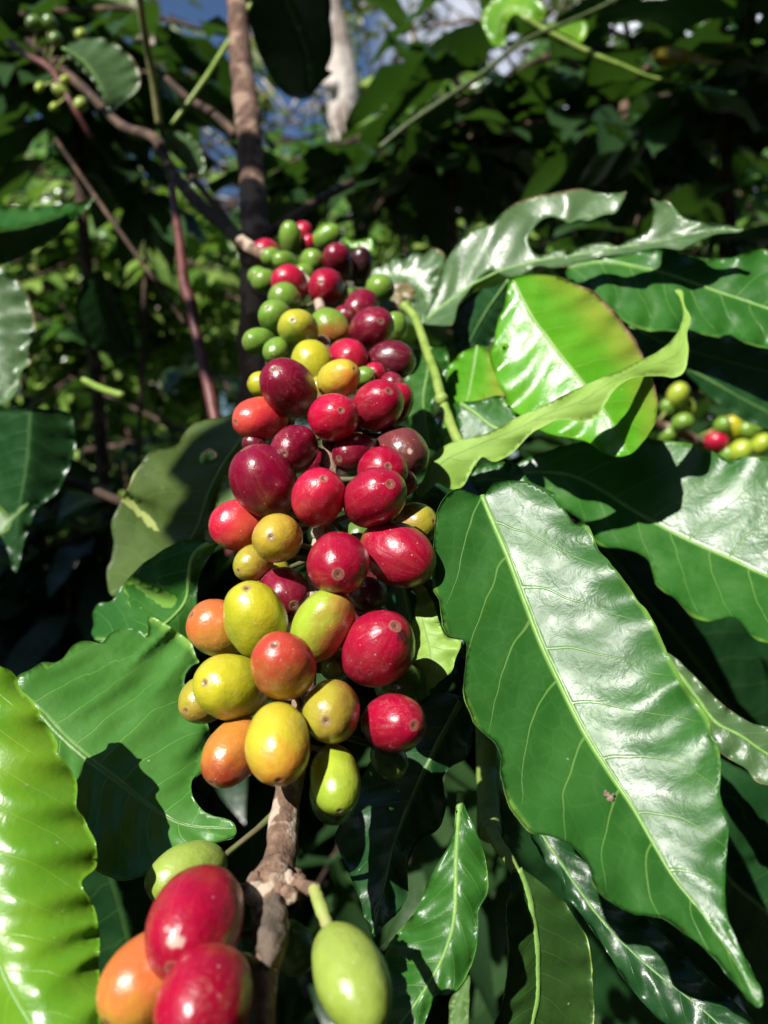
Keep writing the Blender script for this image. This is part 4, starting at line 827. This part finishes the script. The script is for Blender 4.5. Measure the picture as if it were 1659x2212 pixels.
for i_, (lb, cc_, rr_) in enumerate([('added unseen coffee tree standing to the left of the camera', (-1.7,.2,1.9), (.7,1.2,1.3)), ('added unseen coffee tree standing to the right of the camera', (1.6,.3,1.9), (.6,1.3,1.3)), ('added unseen coffee tree standing behind the camera', (.4,-1.5,2.0), (1.8,.6,1.2)), ('added unseen coffee tree arching over the camera from the right', (.9,-.3,2.8), (1.2,1.0,.5))]):  # unseen trees added around the camera to block sky light
    tree('coffee_tree', lb, 'tree', (cc_[0], cc_[1], 0), cc_, rr_, 330, .20, FOL['c'], DARKB, .03, 220+i_, 'added coffee trees around the camera', per=12, spray_L=.5, wd=.26, keep=keepd, hollow=.3)
# tall trees beyond
def tall(lab, x, y, D, rad, n, L, seed, mt='d', bark=PALEB, tr=.1, **k):
    c = at(x, y, D); return tree('shade_tree', lab, 'tree', (c.x, c.y, 0), c, rad, n, L, FOL[mt], bark, tr, seed, GS, **k)
tall('tall tree with feathery crown at the top centre', 900, 60, 9, (2.2,1.2,1.8), 110, .24, 301, per=14, spray_L=.9, tr=.08)
tall('tall tree behind the upper left leaves', 350, 60, 8, (1.9,1.2,1.5), 60, .24, 302, per=14, spray_L=.9, tr=.08)
tall('tall tree at the upper right', 1500, 100, 8, (2.6,1.2,2.6), 90, .26, 303, per=14, spray_L=.9, tr=.08)
tall('tall tree at the far left', -50, 250, 8, (1.6,1.2,2.6), 80, .26, 304, per=14, spray_L=.9, tr=.08)
tall('distant tree behind the centre', 760, 620, 12, (5,1.5,2.0), 160, .4, 305, per=14, spray_L=1.2, tr=.08)
tall('distant tree low on the right', 1300, 500, 11, (4.5,1.5,2.6), 180, .4, 306, per=14, spray_L=1.2, tr=.08)
tall('distant tree low on the left', 150, 600, 11, (4.0,1.5,2.2), 150, .4, 307, per=14, spray_L=1.2, tr=.08)
# pale trunk
pt = thing('shade_tree', 'tree with a thick pale leaning trunk at the top centre', 'tree', (-.15, 4.2, 0), GS)
g = Geo(); q = cr([(670,-120,58,4.2),(702,0,62,4.2),(724,80,66,4.2),(738,170,68,4.2),(744,280,70,4.2),(752,400,68,4.2),(770,550,72,4.2),(780,900,80,4.2),(790,1713,90,4.2)], 30)
g.tube([at(x, y, d) for x, y, w, d in q], [w/2*d/F for x, y, w, d in q], 20, .12, 3)
q2 = cr([(742,160,26,4.2),(712,190,24,4.1),(700,170,14,4.1)], 15); g.tube([at(x, y, d) for x, y, w, d in q2], [w/2*d/F for x, y, w, d in q2], 12, .12, 3)
child(pt, 'trunk', g.v, g.f, PALEB)
V, Fc = [], []; rr = random.Random(5)
for k in range(260):
    v = rv(rr); p = at(700,-330,4.2)+Vector((v.x*1.2, v.y*.8, v.z*.35)); leaf_into(V, Fc, p, rv(rr), Vector((0, 0, 1))+rv(rr)*.5, .16, .04, rr)
child(pt, 'crown', V, Fc, FOL['d'])
pt['_'] = 0; del pt['_']

# ------------------------------------------------------------------ ground
m = NT('ground_soil'); geo = m.n('ShaderNodeNewGeometry'); pos = geo.outputs['Position']
col = m.mix(m.maprange(m.noise(pos, 3, 5), .4, .6), (.035,.026,.016), (.03,.06,.015)); col = m.mix(m.maprange(m.noise(pos, 30, 4), .55, .65), col, (.10,.07,.04))
b_ = m.bsdf(col, .95, m.bump(m.noise(pos, 20, 6), 1, .05), .2); m.link(b_.outputs[0], m.out.inputs[0])
V = []; Fc = []; n = 48
ext = [-120+240*i/n for i in range(n+1)]
for yy in ext:
    for xx in ext: V.append((xx, yy+60, .12*noise.noise(Vector((xx*.3, yy*.3, 0)))-.05))
for i in range(n):
    for j in range(n): Fc.append((i*(n+1)+j, i*(n+1)+j+1, (i+1)*(n+1)+j+1, (i+1)*(n+1)+j))
o = mkmesh('ground', V, Fc, m.mat); o['kind'] = 'structure'

# ------------------------------------------------------------------ sky, sun, camera
w = bpy.data.worlds.new('World'); sc.world = w; w.use_nodes = True; nt = w.node_tree
bg = nt.nodes['Background']; sky = nt.nodes.new('ShaderNodeTexSky'); sky.sky_type = 'NISHITA'; sky.sun_disc = False
el = math.asin(SUN.z); az = math.atan2(SUN.x, SUN.y)
sky.sun_elevation = el; sky.sun_rotation = az; sky.air_density = 1.3; sky.ozone_density = 2.5
tc = nt.nodes.new('ShaderNodeTexCoord'); nz = nt.nodes.new('ShaderNodeTexNoise'); nz.inputs['Scale'].default_value = 2.2; nz.inputs['Detail'].default_value = 5
nt.links.new(tc.outputs['Generated'], nz.inputs['Vector'])
mr = nt.nodes.new('ShaderNodeMapRange'); mr.inputs[1].default_value = .42; mr.inputs[2].default_value = .52
nt.links.new(nz.outputs[0], mr.inputs[0])
mx = nt.nodes.new('ShaderNodeMix'); mx.data_type = 'RGBA'; sx = nt.nodes.new('ShaderNodeSeparateXYZ'); nt.links.new(tc.outputs['Generated'], sx.inputs[0])
mr2 = nt.nodes.new('ShaderNodeMapRange'); mr2.inputs[1].default_value = -.02; mr2.inputs[2].default_value = .08; nt.links.new(sx.outputs[0], mr2.inputs[0])
mm_ = nt.nodes.new('ShaderNodeMath'); mm_.operation = 'MULTIPLY'; nt.links.new(mr.outputs[0], mm_.inputs[0]); nt.links.new(mr2.outputs[0], mm_.inputs[1])
mr3 = nt.nodes.new('ShaderNodeMapRange'); mr3.inputs[1].default_value = .7; mr3.inputs[2].default_value = .8; nt.links.new(sx.outputs[1], mr3.inputs[0])
mm3 = nt.nodes.new('ShaderNodeMath'); mm3.operation = 'MULTIPLY'; nt.links.new(mm_.outputs[0], mm3.inputs[0]); nt.links.new(mr3.outputs[0], mm3.inputs[1])
nt.links.new(mm3.outputs[0], mx.inputs[0]); tn = nt.nodes.new('ShaderNodeMix'); tn.data_type = 'RGBA'; tn.blend_type = 'MULTIPLY'; tn.inputs[0].default_value = 1; tn.inputs[7].default_value = (.8, .95, 1.2, 1); nt.links.new(sky.outputs[0], tn.inputs[6]); nt.links.new(tn.outputs[2], mx.inputs[6]); mx.inputs[7].default_value = (14, 14.5, 16, 1)
nt.links.new(mx.outputs[2], bg.inputs[0]); bg.inputs[1].default_value = .05
sl = bpy.data.lights.new('sun', 'SUN'); sl.energy = 5; sl.angle = math.radians(.5); sl.color = (1, .96, .9)
so = bpy.data.objects.new('sun', sl); COL.objects.link(so); so.rotation_euler = (-SUN).to_track_quat('-Z', 'Y').to_euler(); so.location = SUN*20
cd = bpy.data.cameras.new('camera'); co = bpy.data.objects.new('camera', cd); COL.objects.link(co)
co.location = (0, 0, CZ); co.rotation_euler = (math.pi/2, 0, 0)
cd.sensor_fit = 'VERTICAL'; cd.sensor_height = 24; cd.lens = 12*F/CY; cd.clip_start = .01; cd.clip_end = 500
cd.dof.use_dof = True; cd.dof.focus_distance = .185; cd.dof.aperture_fstop = cd.lens/2.0
sc.camera = co
sc.view_settings.view_transform = 'Standard'; sc.view_settings.look = 'None'; sc.view_settings.exposure = .55; sc.view_settings.gamma = 1
sc.cycles.use_denoising = True
sc.cycles.max_bounces = 5; sc.cycles.diffuse_bounces = 2; sc.cycles.transmission_bounces = 4; sc.cycles.sample_clamp_indirect = 4
sc.render.film_transparent = False
